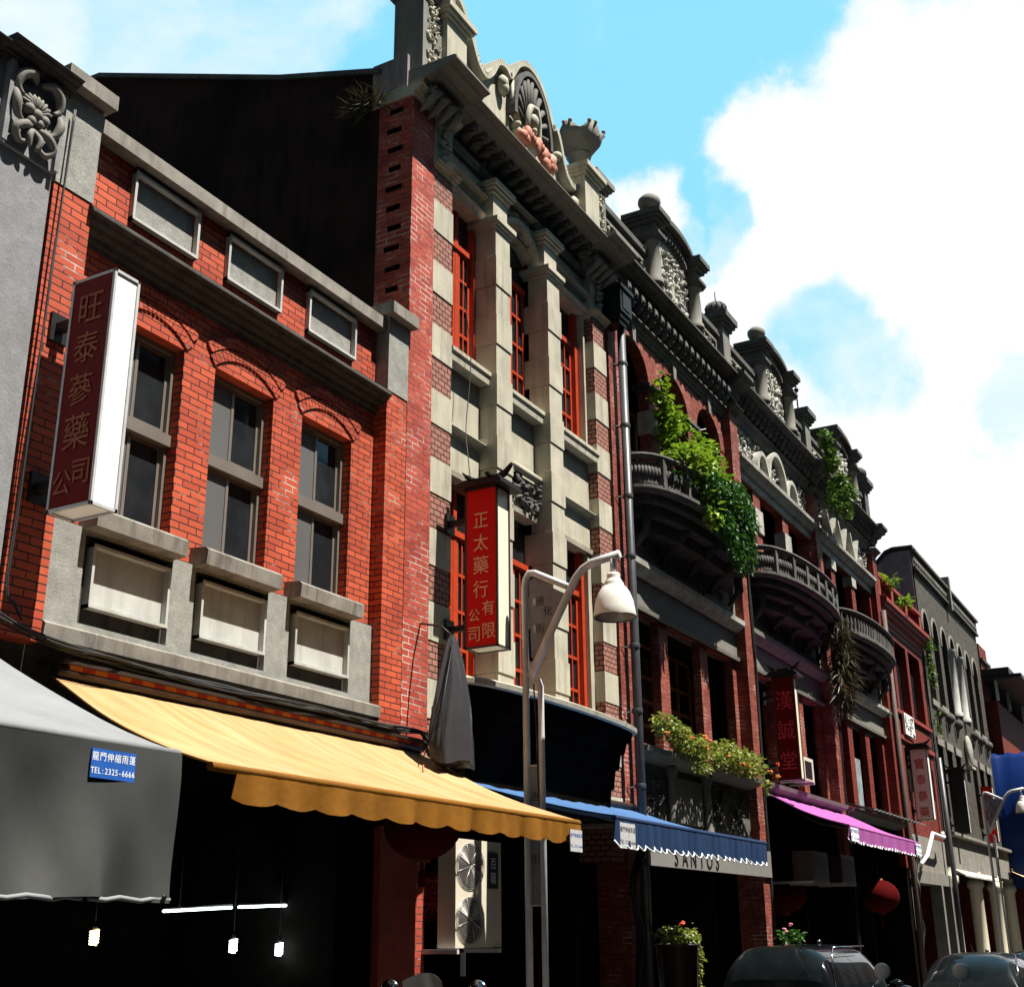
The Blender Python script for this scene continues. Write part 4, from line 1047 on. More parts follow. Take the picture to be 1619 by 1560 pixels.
# ---- small red shophouse with balustraded parapet
def red_house():
    b = empty('shophouse', 'low red-painted shophouse with a balustraded parapet next to the grey brick building', 'building', (35, 7, 0))
    x0, x1 = 32.4, 37.75
    op = [(32.95, 33.75), (34.05, 35.5), (35.8, 37.3)]
    MB().wall(x0, x1, 3.9, 9.2, 7.0, 7.3, [(p, q, 7.05, 9.02) for p, q in op] + [(p, q, 5.0, 6.3) for p, q in op[1:]]).build('wall', 'brick5', b)
    for k, (p, q) in enumerate(op):
        box(p, q, 7.22, 7.26, 7.05, 9.02).build('window', 'glass', b)
        if k: box(p, q, 7.22, 7.26, 5.0, 6.3).build('window', 'glass', b)
    box(x0, x1, 6.93, 7.02, 6.96, 7.06).build('transom_band', 'redpaint', b)
    box(x0, x1, 6.94, 7.02, 6.28, 6.4).build('string_course', 'redpaint', b)
    MB().prof(x0, x1, cprof(7.0, 6.7, 9.2, 9.85, 7.3)).build('cornice', 'redpaint', b)
    p = box(x0, x1, 6.9, 7.2, 9.85, 9.93).build('parapet', 'redpaint', b)
    box(x0, x1, 6.86, 7.22, 10.4, 10.5).build('parapet_rail', 'redpaint', p)
    x = x0 + .3
    while x < x1 - .3:
        MB().lathe((x, 7.03, 9.93), [(.05, 0), (.03, .08), (.06, .22), (.03, .38), (.05, .47)], 7).build('baluster', 'redpaint', p); x += .2
    for x in (x0, 33.9, 35.6, 37.45): box(x, x + .26, 6.88, 7.2, 9.93, 10.4).build('parapet_pier', 'redpaint', p)
    pn = MB(); pn.box(33.8, 34.95, 6.88, 6.94, 6.44, 7.0); s = pn.build('metal_vent_frame', 'white', b)
    MB().relief(33.86, 34.9, 6.5, 6.94, 6.87, 26, 8, .07, .015).build('pierced_screen', 'panel', s)
    box(x0, x1, 6.98, 7.3, 3.0, 3.9).build('fascia', 'concrete', b)
    box(x0, x1, 6.9, 7.3, 2.7, 3.0).build('beam', 'stonegrey', b)
    for x in (32.4, 36.2, 37.4): box(x, x + .22, 6.9, 7.2, .14, 2.7).build('pillar', 'stonegrey', b)
    arcade(b, x0, x1, 2.9); body(b, x0, x1, 2.95, 9.8)
red_house()

# ---- grey brick building with tall arched windows
def grey_house():
    b = empty('building', 'grey-brown brick building with tall arched windows and two white columns', 'building', (43.4, 7, 0))
    x0, x1 = 37.95, 48.95
    cs = [39.0 + 1.42 * i for i in range(7)]
    hw = .46
    lo = [(c_ - .42, c_ + .42, 4.7, 6.75) for c_ in cs if abs(c_ - 43.3) > .3]
    MB().wall(x0, x1, 4.2, 12.0, 7.0, 7.3, [(c_ - hw, c_ + hw, 8.1, 10.86) for c_ in cs] + lo).build('wall', 'greybrick', b)
    for i, c_ in enumerate(cs):
        MB().archfill(c_ - hw, c_ + hw, 10.2, .66, 10.87, 7.0, 7.35, 14).build('arch_head', 'greybrick', b)
        MB().band(c_, 10.2, hw, .64, .1, 6.97, 7.0, 18).build('arch_moulding', 'concrete', b)
        if i in (0, 1, 5, 6):
            f = MB()
            for x in (c_ - hw, c_ - .03, c_ + hw - .06): f.box(x, x + .06, 7.25, 7.3, 8.1, 10.2)
            for z in (8.1, 9.2, 10.0): f.box(c_ - hw, c_ + hw, 7.252, 7.3, z, z + .06)
            w = f.build('window', 'alu', b)
            box(c_ - hw, c_ + hw, 7.3, 7.34, 8.1, 10.8).build('pane', 'glass', w)
            box(c_ - hw - .04, c_ + hw + .04, 6.94, 7.0, 7.92, 8.1).build('window_sill', 'concrete', b)
            MB().relief(c_ - hw * .7, c_ + hw * .7, 10.1, 10.6, 7.28, 12, i, .06, .03).build('fanlight', 'terra', w)
        else:
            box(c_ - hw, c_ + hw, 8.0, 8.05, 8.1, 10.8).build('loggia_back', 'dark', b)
    for x in (cs[2] + .71, cs[3] + .71):
        MB().lathe((x, 6.98, 8.1), [(.2, 0), (.2, .1), (.16, .16), (.15, 2.0), (.2, 2.06), (.22, 2.2)], 16).build('column', 'panel', b)
    for p, q, zz, zt in lo:
        box(p, q, 7.22, 7.26, zz, zt).build('window', 'glass', b)
        box(p - .08, q + .08, 6.95, 7.0, 6.75, 6.98).build('lintel', 'concrete', b)
    for x in cs[:3] + cs[4:]:
        MB().ell((x + .1, 6.86, 7.75), (.12, .14, .16), 8, 6).tube([(x + .1, 6.9, 7.66), (x + .1, 6.95, 7.3)], [.07, .02], 6).build('corbel', 'weather', b)
    c = MB(); c.box(x0, x1, 6.88, 7.35, 12.0, 12.06); c.box(x0, x1, 6.95, 7.35, 12.06, 12.52); c.box(x0, x1, 6.84, 7.4, 12.52, 12.6)
    k = c.build('cornice', 'weather', b)
    m = MB(); x = x0 + .15
    while x < x1: m.ell((x, 6.95, 12.3), (.09, .05, .12), 7, 4); m.box(x + .1, x + .13, 6.92, 6.95, 12.1, 12.5); x += .26
    m.build('cornice_relief', 'concrete', k)
    box(43.15, 43.4, 6.8, 7.3, 11.8, 12.95).build('parapet_pier', 'stonegrey', b)
    # stepped plaster party wall on the near side
    MB().prof(37.93, 38.2, [(7.0, 4.2), (7.0, 12.58), (7.5, 12.58), (7.75, 12.5), (8.0, 12.25), (8.3, 12.2), (12, 12.2), (12, 4.2)]).build('party_wall', 'pinkwall', b)
    e = MB(); P = [(6.9, 12.6), (7.5, 12.62), (7.75, 12.54), (8.0, 12.29), (8.3, 12.24), (12, 12.24)]
    for (p, z), (q, z2) in zip(P[:-1], P[1:]): e.add([(37.85, p, z), (38.25, p, z), (38.25, q, z2), (37.85, q, z2), (37.85, p, z + .1), (38.25, p, z + .1), (38.25, q, z2 + .1), (37.85, q, z2 + .1)], [(0, 3, 2, 1), (4, 5, 6, 7), (0, 1, 5, 4), (2, 3, 7, 6), (0, 4, 7, 3), (1, 2, 6, 5)])
    e.build('party_coping', 'concdark', b)
    n = MB().ell((43.4, 6.9, 7.1), (.3, .12, .5), 12, 8); n.box(43.05, 43.75, 6.8, 7.0, 6.5, 6.58); n.build('stone_cartouche', 'lime', b)
    MB().prof(x0, x1, [(7.0, 3.2), (6.85, 3.2), (6.85, 4.1), (6.7, 4.12), (6.7, 4.2), (7.3, 4.22), (7.3, 3.2)]).build('fascia', 'concrete', b)
    MB().prof(x0, 44.5, [(6.85, 3.12), (6.55, 2.98), (6.55, 3.02), (6.85, 3.2)]).build('canopy', 'lime', b)
    for x in (38.0, 42.0, 45.6, 48.6): MB().lathe((x, 7.0, .14), [(.22, 0), (.2, .1), (.19, 2.6), (.26, 2.7), (.26, 2.85), (.2, 2.9), (.2, 3.1)], 14).build('pillar', 'cream', b)
    arcade(b, x0, x1, 3.1); body(b, x0 + .2, x1, 3.2, 12.2)
grey_house()

def far_houses():
    b = empty('building', 'plain dark red brick block with a square tower at the far end of the row', 'building', (56, 8, 0))
    box(49.3, 75, 6.6, 14, 0, 9.6).build('wall', 'brick5', b)
    MB().box(48.98, 76, 5.6, 14.2, 10.35, 10.5).box(48.9, 76, 6.0, 14.2, 10.5, 10.75).build('roof', 'blackmetal', b)
    for x in (49.2, 52, 56): box(x, x + .1, 6.5, 6.6, 9.6, 10.35).build('roof_post', 'galv', b)
    box(48.97, 50.6, 6.95, 9, 9.6, 11.75).build('chimney_tower', 'brick5', b)
    box(48.95, 50.75, 6.85, 9.1, 11.1, 11.2).build('tower_band', 'concdark', b)
    t = MB(); n = 24
    vs = []
    for i in range(n + 1):
        y = 7.6 - 4.0 * i / n; x = 48.6 + .02 * math.sin(i * 1.3) + .015 * math.sin(i * 3.1)
        for z in (2.9, 5, 7.4, 7.6 + .05 * math.sin(i * 2)): vs.append((x + (.3 if z > 7.5 else 0), y, z))
    t.add(vs, [(i * 4 + k, i * 4 + k + 1, i * 4 + k + 5, i * 4 + k + 4) for i in range(n) for k in range(3)], True)
    t.add([(x + .03, y, z) for x, y, z in vs], [(i * 4 + k + 4, i * 4 + k + 5, i * 4 + k + 1, i * 4 + k) for i in range(n) for k in range(3)], True)
    tag(t.build('blue_tarpaulin', 'bluetarp', None, (48.6, 6, 3)), 'bright blue tarpaulin hanging before the far red brick block', 'tarpaulin')
far_houses()

# unseen row across the street, added to shade the road and cut sky light
for i, (x0, x1, h) in enumerate(((-24, -4, 11.2), (-4, 3, 12.0), (3, 10, 11.4), (10, 19, 12.2), (19, 30, 11.6), (30, 44, 12.4), (44, 80, 11.8))):
    b = empty('shophouse', ['plain', 'narrow', 'low', 'tall', 'wide', 'long', 'farthest'][i] + ' brick shophouse across the street, unseen, added to block sky light', 'building', ((x0 + x1) / 2, -2.6, 0))
    m = MB().wall(x0, x1 - .02, 3.2, h, -3.0, -2.7, [(x0 + .8 + k * (x1 - x0 - .8) / 3, x0 + .8 + k * (x1 - x0 - .8) / 3 + 1.3, zz, zz + 1.7) for k in range(3) for zz in (4.2, 6.3)])
    m.build('wall', 'brick3', b)
    box(x0, x1 - .02, -14, -3.1, 0, h - .3).build('rear_body', 'black', b)
    box(x0, x1 - .02, -3.1, -2.4, h, h + .25).build('cornice', 'weather', b)

# ------------------------------------------------------------------ awnings
def awning(label, x0, x1, xf0, xf1, yb, zb, yf, zf, vh, mtop, mval, scal=.34, loc=None, seed=1, wave=.016, trim=None, vin=0.0, sd=.26):
    b = empty('awning', label, 'awning', ((x0 + x1) / 2, yb, zb))
    rnd = random.Random(seed); nx, ny = 64, 12
    def P(u, v, o=0):
        xl, xr = x0 + (xf0 - x0) * v, x1 + (xf1 - x1) * v
        x = xl + (xr - xl) * u; y = yb + (yf - yb) * v
        z = zb + (zf - zb) * v - .07 * math.sin(PI * v) + wave * math.sin(u * 37 + 3 * math.sin(v * 2.5) + seed) * math.sin(PI * v) + wave * .8 * math.sin(u * 83 + v * 3) * math.sin(PI * v)
        return (x, y, z + o)
    m = MB()
    for o in (0, -.012):
        vs = [P(i / nx, j / ny, o) for j in range(ny + 1) for i in range(nx + 1)]
        fs = [(j * (nx + 1) + i, j * (nx + 1) + i + 1, (j + 1) * (nx + 1) + i + 1, (j + 1) * (nx + 1) + i) for j in range(ny) for i in range(nx)]
        m.add(vs, fs if o else [f[::-1] for f in fs], True)
    c = m.build('canopy', mtop, b)
    MB().tube([(xf0, yf + .02, zf - .02), (xf1, yf + .02, zf - .02)], .028, 8).build('front_bar', mval, b)
    v = MB(); n = 150; wv = []; xf0 += vin; L = xf1 - xf0
    for i in range(n + 1):
        x = xf0 + L * i / n; ph = ((x - xf0) / scal) % 1
        low = zf - .03 - vh + sd * vh * (1 - math.sin(PI * ph) ** .7)
        f = .010 * math.sin(x * 9 + seed) + .006 * math.sin(x * 23) + .004 * math.sin(x * 61)
        pin = (1 - math.sin(PI * ph)) ** 2 * .03
        for t in (0, .4, .8, 1.0):
            z = zf - .03 + (low - zf + .03) * t
            wv.append((x, yf - .0 - f * t + pin * t + (.005 * math.sin(x * 31) * t), z))
    q = [(i * 4 + k, i * 4 + k + 1, i * 4 + k + 5, i * 4 + k + 4) for i in range(n) for k in range(3)]
    v.add(wv, q, True); v.add([(x, y + .008, z) for x, y, z in wv], [f[::-1] for f in q], True)
    vo = v.build('valance', mval, b)
    if trim:
        t = MB().tube([(wv[i * 4 + 3][0], wv[i * 4 + 3][1] - .003, wv[i * 4 + 3][2]) for i in range(n + 1)], .008, 5)
        t.build('scalloped_trim', trim, vo)
    MB().tube([(x0, yb - .04, zb + .03), (x1, yb - .04, zb + .03)], .045, 8).build('roller', 'bronze', b)
    for u in (.12, .5, .88):
        x = xf0 + L * u
        MB().tube([(x, yb - .02, zb - .12), (x + .35, (yb + yf) / 2, (zb + zf) / 2 - .22), (x, yf + .04, zf - .04)], .022, 6).build('arm', 'bronze', b)
    return b, vo
SHOPTAG = '龍門伸縮雨蓬'
def taglabel(parent, x, y, z, w, h, mat='bluelabel', ink='whiteink'):
    o = box(x, x + w, y - .012, y - .004, z - h, z).build('label', mat, parent)
    it = [(ch, w * (i + .5) / 6 - w / 2, h * .24, w / 6.3) for i, ch in enumerate(SHOPTAG)]
    letters(it, '-y', (x + w / 2, y - .0135, z - h / 2), ink, 'lettering', o, .95)
    letters([(ch, w * (i + .5) / 13 - w / 2, -h * .24, w / 7.0) for i, ch in enumerate('TEL:2325-6666')], '-y', (x + w / 2, y - .0135, z - h / 2), ink, 'lettering', o, .95)
    for a in ((0, .008), (h - .008, h)): pass
    return o
# yellow awning of the brick shop
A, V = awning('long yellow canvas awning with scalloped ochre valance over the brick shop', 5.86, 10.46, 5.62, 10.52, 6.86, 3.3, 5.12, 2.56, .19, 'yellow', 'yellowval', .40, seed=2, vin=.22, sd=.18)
taglabel(V, 10.26, 5.11, 2.47, .24, .19, 'galv', 'bluelabel')
hem = MB(); x = 5.9; k = 0
for kk in range(2):
    hm = MB(); x = 5.95 + kk * .115
    while x < 10.4: hm.box(x, x + .115, 6.78, 6.80, 3.315, 3.375); x += .23
    hm.build('striped_hem', ('orangestripe', 'redstripe')[kk], A)
box(5.86, 10.5, 6.74, 7.0, 3.375, 3.40).build('cassette', 'bronze', A)
# grey tarpaulin awning at the left edge
b = empty('awning', 'grey tarpaulin awning with a long hanging front and a blue phone label', 'awning', (3, 6.5, 3.2))
tp = MB(); n = 40
TP = lambda i, j: (-1 + 6.3 * i / n, 6.75 - 1.66 * j / 8, 3.33 - .75 * j / 8 - .05 * math.sin(PI * j / 8) + .006 * math.sin(i * .9 + j))
for o in (0, -.01):
    vs = [(x, y, z + o) for j in range(9) for i in range(n + 1) for (x, y, z) in (TP(i, j),)]
    fs = [(j * (n + 1) + i, j * (n + 1) + i + 1, (j + 1) * (n + 1) + i + 1, (j + 1) * (n + 1) + i) for j in range(8) for i in range(n)]
    tp.add(vs, fs if o else [f[::-1] for f in fs], True)
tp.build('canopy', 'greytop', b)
fr = MB(); n = 120; vs = []
for i in range(n + 1):
    x = -1 + 6.3 * i / n
    for j in range(13):
        t = j / 12
        w = .085 * max(0, t - .15) * math.sin(x * 7.5 + 1.6 * t) + .03 * max(0, t - .15) * math.sin(x * 15 - 3.4 * t) + .05 * math.sin(PI * t) * math.sin(x * 1.7 + 1)
        vs.append((x + (.02 - .03 * t if i == n else 0), 5.08 + w, 2.58 - .80 * t - .012 * math.sin(x * 5) * t))
q = [(i * 13 + k, i * 13 + k + 1, i * 13 + k + 14, i * 13 + k + 13) for i in range(n) for k in range(12)]
fr.add(vs, q, True); fr.add([(x, y + .008, z) for x, y, z in vs], [f[::-1] for f in q], True)
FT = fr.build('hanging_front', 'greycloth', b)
MB().tube([(-1, 5.1, 2.575), (5.31, 5.1, 2.575)], .022, 8).build('front_bar', 'greytop', b)
hm = MB()
for k in range(10):
    hm.tube([(5.3 - k * .6 - .58 * t / 6, 5.07 + .025 * math.sin(t + k), 1.785 + .008 * math.sin(t * 2.1)) for t in range(7)], .013, 6)
hm.build('hem_rope', 'greytop', b)
for k in range(4): MB().lathe((5.25 - k * .62, 5.06, 1.80), [(.0, -.004), (.016, -.004), (.016, .004), (0, .004)], 8, 'y').build('eyelet', 'blackmetal', FT)
taglabel(FT, 4.66, 5.088, 2.53, .31, .15)
# blue awning
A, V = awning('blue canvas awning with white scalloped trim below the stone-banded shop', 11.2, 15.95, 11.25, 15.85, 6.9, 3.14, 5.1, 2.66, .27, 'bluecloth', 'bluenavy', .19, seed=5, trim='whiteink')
taglabel(V, 11.32, 5.10, 2.60, .36, .24, 'galv', 'blackink')
# magenta awning
A, V = awning('magenta canvas awning with white fringe on the shop with three blind arches', 21.5, 27.1, 21.2, 26.7, 6.95, 3.92, 5.4, 3.24, .26, 'pinkcloth', 'pinkcloth', .19, seed=8, trim='whiteink')
taglabel(V, 21.22, 5.395, 3.2, .5, .22, 'whiteink', 'bluelabel'); taglabel(V, 26.15, 5.395, 3.2, .5, .22, 'whiteink', 'bluelabel')
A, V = awning('far cream awning beyond the grey brick building', 48.0, 54, 47.8, 54, 6.8, 3.5, 5.4, 3.0, .15, 'orangeaw', 'orangeaw', .4, seed=9)
sh = MB(); 
for i in range(30):
    x = 26.9 + i * .17; z = 4.02 + .02 * (i % 2)
    sh.add([(x, 6.98, z + .12), (x + .17, 6.98, z + .12), (x + .17, 6.3, z - .05), (x, 6.3, z - .05), (x, 6.98, z + .1), (x + .17, 6.98, z + .1), (x + .17, 6.3, z - .07), (x, 6.3, z - .07)], [(0, 3, 2, 1), (4, 5, 6, 7), (3, 7, 6, 2)])
tag(sh.build('rain_canopy', 'greytop', None, (29, 6.9, 4)), 'narrow pale corrugated canopy between the magenta awning and the red house', 'canopy')

# ------------------------------------------------------------------ signs
def boxsign(label, X, y0, y1, z0, z1, th, face, edge, chars, ink, roof=False, ywall=6.85, zb=None, sq=.95, base='bronze'):
    b = empty('shop_sign', label, 'sign', (X + th / 2, ywall, z0))
    c = box(X + .012, X + th - .012, y0 + .012, y1 - .012, z0 + .012, z1 - .012).build('light_box', edge, b)
    f = MB(); e = .022
    for (a, q) in ((y0, z0), (y1 - e, z0)): 
        f.box(X, X + e, a, a + e, q, z1); f.box(X + th - e, X + th, a, a + e, q, z1)
    for zz in (z0, z1 - e):
        f.box(X + .001, X + e, y0, y1, zz, zz + e); f.box(X + th - e, X + th - .001, y0, y1, zz, zz + e)
        f.box(X, X + th, y0 + .001, y0 + e, zz, zz + e); f.box(X, X + th, y1 - e, y1 - .001, zz, zz + e)
    f.build('frame', base, b)
    for s_, xx in ((0, X + .004), (1, X + th - .012)):
        fc = box(xx, xx + .008, y0 + e, y1 - e, z0 + e, z1 - e).build('face_panel', face, b)
        if s_ == 0:
            letters(chars, '-x', (xx - .008, (y0 + y1) / 2, z0), ink, 'lettering', fc, sq)
    for z in (zb or (z0 + .22, z1 - .3)):
        m = MB(); m.box(X + th * .3, X + th * .3 + .07, y1 - .02, ywall, z, z + .06); m.box(X + th * .3 - .04, X + th * .3 + .12, ywall - .03, ywall, z - .08, z + .14)
        m.build('bracket', 'blackmetal', b)
    if roof:
        m = MB(); ym = (y0 + y1) / 2
        m.box(X - .1, X + th + .1, y0 - .1, y1 + .1, z1, z1 + .03)
        for i in range(4): m.box(X - .08 + .02 * i, X + th + .08 - .02 * i, y0 - .08 + .02 * i, y1 + .08 - .02 * i, z1 + .03 + i * .02, z1 + .048 + i * .02)
        top = z1 + .11
        pts = [(y0 - .1, top + .13), (y0 - .02, top + .03), (y0 + .08, top), (y1 - .08, top), (y1 + .02, top + .03), (y1 + .1, top + .13), (y1 + .11, top + .16), (y0 + 0 * .1 + (y1 - y0), top + .08), (y1 - .08, top + .05), (y0 + .08, top + .05), (y0 - .02, top + .09), (y0 - .11, top + .16)]
        m.prof(X + th / 2 - .03, X + th / 2 + .03, pts)
        for yy in (y0 + .05, y1 - .1): m.box(X - .09, X + th + .09, yy, yy + .05, z1 + .1, z1 + .13)
        m.build('sign_roof', 'blackmetal', b)
    return b
# lettering heights measured up from the foot of the sign
boxsign('tall maroon and white light box sign projecting from the orange brick shop', 5.44, 6.18, 6.60, 4.30, 6.06, .24, 'signdark', 'white',
        [('旺', 0, 1.50, .27), ('泰', -.0, 1.19, .26), ('蔘', -.01, .87, .25), ('藥', 0, .55, .28), ('公', -.085, .19, .2), ('司', .085, .25, .21)], 'gold', base='galv')
boxsign('bright red projecting sign with an upturned black roof beside the grey plastic bag', 10.86, 6.17, 6.57, 4.37, 6.12, .28, 'signbright', 'cream',
        [('正', 0, 1.38, .2), ('太', 0, 1.13, .2), ('藥', 0, .88, .21), ('行', 0, .62, .2), ('有', .09, .41, .17), ('公', -.08, .35, .15), ('限', .09, .17, .18), ('司', -.08, .15, .18)], 'goldpink', True, zb=(4.6, 5.78))
boxsign('dark red projecting sign with three faint characters above the magenta awning', 21.6, 6.24, 6.64, 4.06, 5.87, .2, 'signdark', 'cream',
        [('漢', 0, 1.38, .36), ('誠', -.0, .86, .36), ('堂', 0, .33, .34)], 'pinkink', True, zb=(4.3, 5.5))
boxsign('grey projecting sign with four red characters on the low red house', 34.0, 6.46, 6.90, 4.24, 6.06, .3, 'paleface', 'white',
        [('寶', 0, 1.42, .3), ('泰', 0, 1.02, .28), ('蔘', 0, .6, .28), ('藥', 0, .2, .28)], 'redink', True, ywall=7.0)
boxsign('unlit black projecting sign with an upturned roof on the grey brick building', 39.0, 6.44, 6.88, 4.2, 5.95, .25, 'blackmetal', 'panel', [], 'gold', True, ywall=7.0)
boxsign('small red and white sign near the far street lamp', 44.5, 6.5, 6.86, 4.25, 6.05, .25, 'signbright', 'white', [('泰', 0, .55, .36), ('藥', 0, 1.2, .34)], 'whiteink', ywall=7.0)
# fascia board with dark lettering under the blue awning
b = empty('signboard', 'grey board with dark capital letters seen under the blue awning', 'sign', (18.7, 6.9, 2.5))
box(16.1, 21.3, 6.80, 6.85, 2.44, 2.86).build('board', 'acgrille', b)
letters([(c, -1.7 + i * .33, .10, .36) for i, c in enumerate('SANTOS')], '-y', (18.7, 6.79, 2.5), 'blackink', 'lettering', b, .9)
# dark board at the back of the arcade
b = empty('signboard', 'dim dark red board with large characters inside the arcade', 'sign', (14, 9, 1.9))
box(12.2, 16.0, 9.0, 9.05, 1.75, 2.35).build('board', 'signdark', b)
letters([('太', -1.0, .3, .5), ('藥', .0, .3, .5), ('行', 1.0, .3, .5)], '-y', (14.1, 8.99, 1.75), 'pinkink', 'lettering', b)

# ------------------------------------------------------------------ street lamps with street-name plates
def street_lamp(X, Y, label, plate=True):
    b = empty('street_lamp', label, 'street lamp', (X, Y, 0), 'street lamps with name plates')
    y1 = Y; y2 = Y - .17
    MB().tube([(X, y1, .1), (X, y1, 5.0), (X, y1 - .015, 5.1), (X, y1 - .06, 5.16), (X, y1 - .12, 5.15), (X, y1 - .54, 4.93)], .036, 12).build('pole', 'galv', b)
    MB().tube([(X, y2, .1), (X, y2, 3.95), (X, y2 + .03, 4.02)], .032, 12).build('pole', 'galv', b)
    MB().tube([(X, y1 - .05, 4.06), (X, y1 - .42, 4.72), (X, y1 - .60, 5.03), (X, y1 - .68, 5.11), (X, y1 - .78, 5.16), (X, y1 - 1.1, 5.21)], .042, 12).build('arm', 'galv', b)
    ly = y1 - 1.02
    lm = MB().tube([(X, ly, 5.2), (X, ly, 4.96)], .03, 10).build('lamp_neck', 'galv', b)
    MB().lathe((X, ly, 4.56), [(.21, 0), (.214, .015), (.205, .08), (.19, .17), (.16, .25), (.12, .31), (.1, .325), (.105, .34), (.08, .38), (.062, .41), (.07, .43), (.06, .455), (0, .46)], 28).build('lamp_shade', 'lampwhite', lm)
    MB().lathe((X, ly, 4.565), [(.205, 0), (.19, .12), (.13, .25), (0, .28)], 24).build('reflector', 'lampinner', lm)
    MB().tube([(X, ly + .21 * math.cos(a * PI / 12), 4.56) if 0 else (X + .21 * math.sin(a * PI / 12), ly + .21 * math.cos(a * PI / 12), 4.56) for a in range(25)], .008, 6, False).build('shade_rim', 'bronze', lm)
    # triangular plate hanging between pole and arm
    t = MB(); pts = [(y1 - .05, 5.08), (y1 - .10, 5.09), (y1 - .49, 4.87), (y1 - .13, 4.25), (y1 - .07, 4.25)]
    t.prof(X - .006, X + .006, pts); tr = t.build('name_plate', 'pebdark', b)
    for ch, u, w, s_ in (('迪', -.02, 4.84, .11), ('化', .07, 4.72, .11), ('街', -.02, 4.55, .11)):
        letters([(ch, u, 0, s_)], '-x', (X - .009, y1 - .2, w), 'blackink', 'lettering', tr)
        letters([(ch, u - .065, 0, s_ * .8)], '-x', (X - .009, y1 - .2, w + .0), 'whiteink', 'lettering', tr, .4) if ch != '化' else None
    if plate:
        p = box(X - .006, X + .006, y2 + .035, y1 - .04, 1.85, 3.17).build('name_plate', 'pebdark', b)
        letters([('街', 0, .42, .1), ('化', 0, .72, .1), ('迪', 0, 1.02, .1)], '-x', (X - .008, (y1 + y2) / 2, 1.85), 'blackink', 'lettering', p)
        for z in (1.84, 3.16): MB().box(X - .012, X + .012, y2, y1, z, z + .015).build('plate_clip', 'galv', b)
    MB().tube([(X - .02, y1 - .1, 3.98), (X - .03, y1 - .13, 3.5), (X - .03, y1 - .14, 3.0), (X - .01, y1 - .15, 2.6)], .008, 6).build('cable', 'cable', b)
    return b
street_lamp(11.1, 5.98, 'nearest street lamp, white bell shade on twin poles before the stone shop')
street_lamp(37.3, 5.72, 'far street lamp in front of the blue tarpaulin', False)

# ------------------------------------------------------------------ things on the facades
def downpipe():
    b = empty('drainpipe', 'dark drainpipe with a box hopper between the stone shop and the arched shop', 'drainpipe', (15.6, 6.8, 0))
    h = MB(); c = (15.52, 6.72)
    for z0, z1, w in ((10.36, 10.74, .2), (10.74, 10.80, .24), (10.28, 10.36, .16), (10.2, 10.28, .12)): h.box(c[0] - w, c[0] + w, c[1] - w * .8, 6.93, z0, z1)
    h.box(c[0] - .13, c[0] + .13, 6.548, 6.56, 10.42, 10.68)
    h.build('hopper', 'blackmetal', b)
    MB().tube([(15.66, 6.72, 10.25), (15.68, 6.72, 5), (15.7, 6.72, .14)], .062, 12).build('pipe', 'pipe', b)
    for z in (9.6, 8.6, 7.5, 6.6, 5.3, 4.4, 3.4, 2.4):
        MB().lathe((15.67, 6.72, z), [(.07, 0), (.075, .02), (.075, .05), (.07, .07)], 12).tube([(15.66, 6.72, z + .03), (15.62, 6.93, z + .03)], .014, 5).tube([(15.66, 6.76, z + .03), (15.5, 6.84, z)], .008, 5).build('pipe_bracket', 'pipe', b)
downpipe()
def cable_run(name, label, pts, r=.012, n=1, seed=0, cat='cable', mat='cable', jit=.03):
    rnd = random.Random(seed); m = MB()
    for k in range(n):
        q = []; a = rnd.uniform(-1, 1) * jit
        for (x, y, z), (x2, y2, z2) in zip(pts[:-1], pts[1:]):
            for t in (0, .5):
                a = a * .6 + rnd.uniform(-1, 1) * jit * .6
                dx = jit if abs(z2 - z) > abs(x2 - x) else 0
                q.append((x + (x2 - x) * t + (a if dx else 0), y + (y2 - y) * t - .012 * k * rnd.random(), z + (z2 - z) * t + (0 if dx else a)))
        q.append(pts[-1]); m.tube(curve(q, 4), r * rnd.uniform(.7, 1.3), 5)
    return tag(m.build(name, mat, None, pts[0]), label, cat)
cable_run('cable_bundle', 'sagging bundle of black cables above the yellow awning', [(5.2, 6.75, 3.6), (5.8, 6.76, 3.47), (6.6, 6.78, 3.45), (7.5, 6.78, 3.44), (8.7, 6.78, 3.46), (9.7, 6.78, 3.45), (10.4, 6.78, 3.46), (10.58, 6.8, 3.25)], .010, 9, 2, jit=.035)
cable_run('cable', 'thin black cable running down the near edge of the orange brick shop', [(5.42, 6.8, 7.6), (5.4, 6.8, 6.2), (5.38, 6.8, 4.9), (5.36, 6.8, 3.8), (5.5, 6.78, 3.6)], .006, 2, 3, jit=.012)
cable_run('cable', 'thin wire hanging across the top windows of the stone-banded shop', [(11.2, 6.8, 8.9), (11.35, 6.78, 8.0), (11.2, 6.76, 7.0), (11.05, 6.6, 6.2)], .008, 1, 4)
for (x, lab) in ((15.85, 'pair of cables clipped to the brick pilaster by the drainpipe'), (21.3, 'pipe and cables on the pilaster beside the three-character sign'), (26.75, 'cables on the pilaster between the two farther balconies'), (32.25, 'cables on the pilaster next to the low red house')):
    cable_run('cable_bundle', lab, [(x, 6.83, 8.4), (x, 6.83, 7.0), (x + .03, 6.83, 5.5), (x, 6.83, 4.0), (x + .02, 6.83, 2.2), (x, 6.83, .4)], .014, 3, int(x))
cable_run('cable_bundle', 'tangled cables hanging on the pillar by the blue awning', [(15.4, 6.78, 2.9), (15.55, 6.74, 2.6), (15.3, 6.76, 2.2), (15.45, 6.76, 1.6), (15.35, 6.78, .6)], .018, 9, 12)
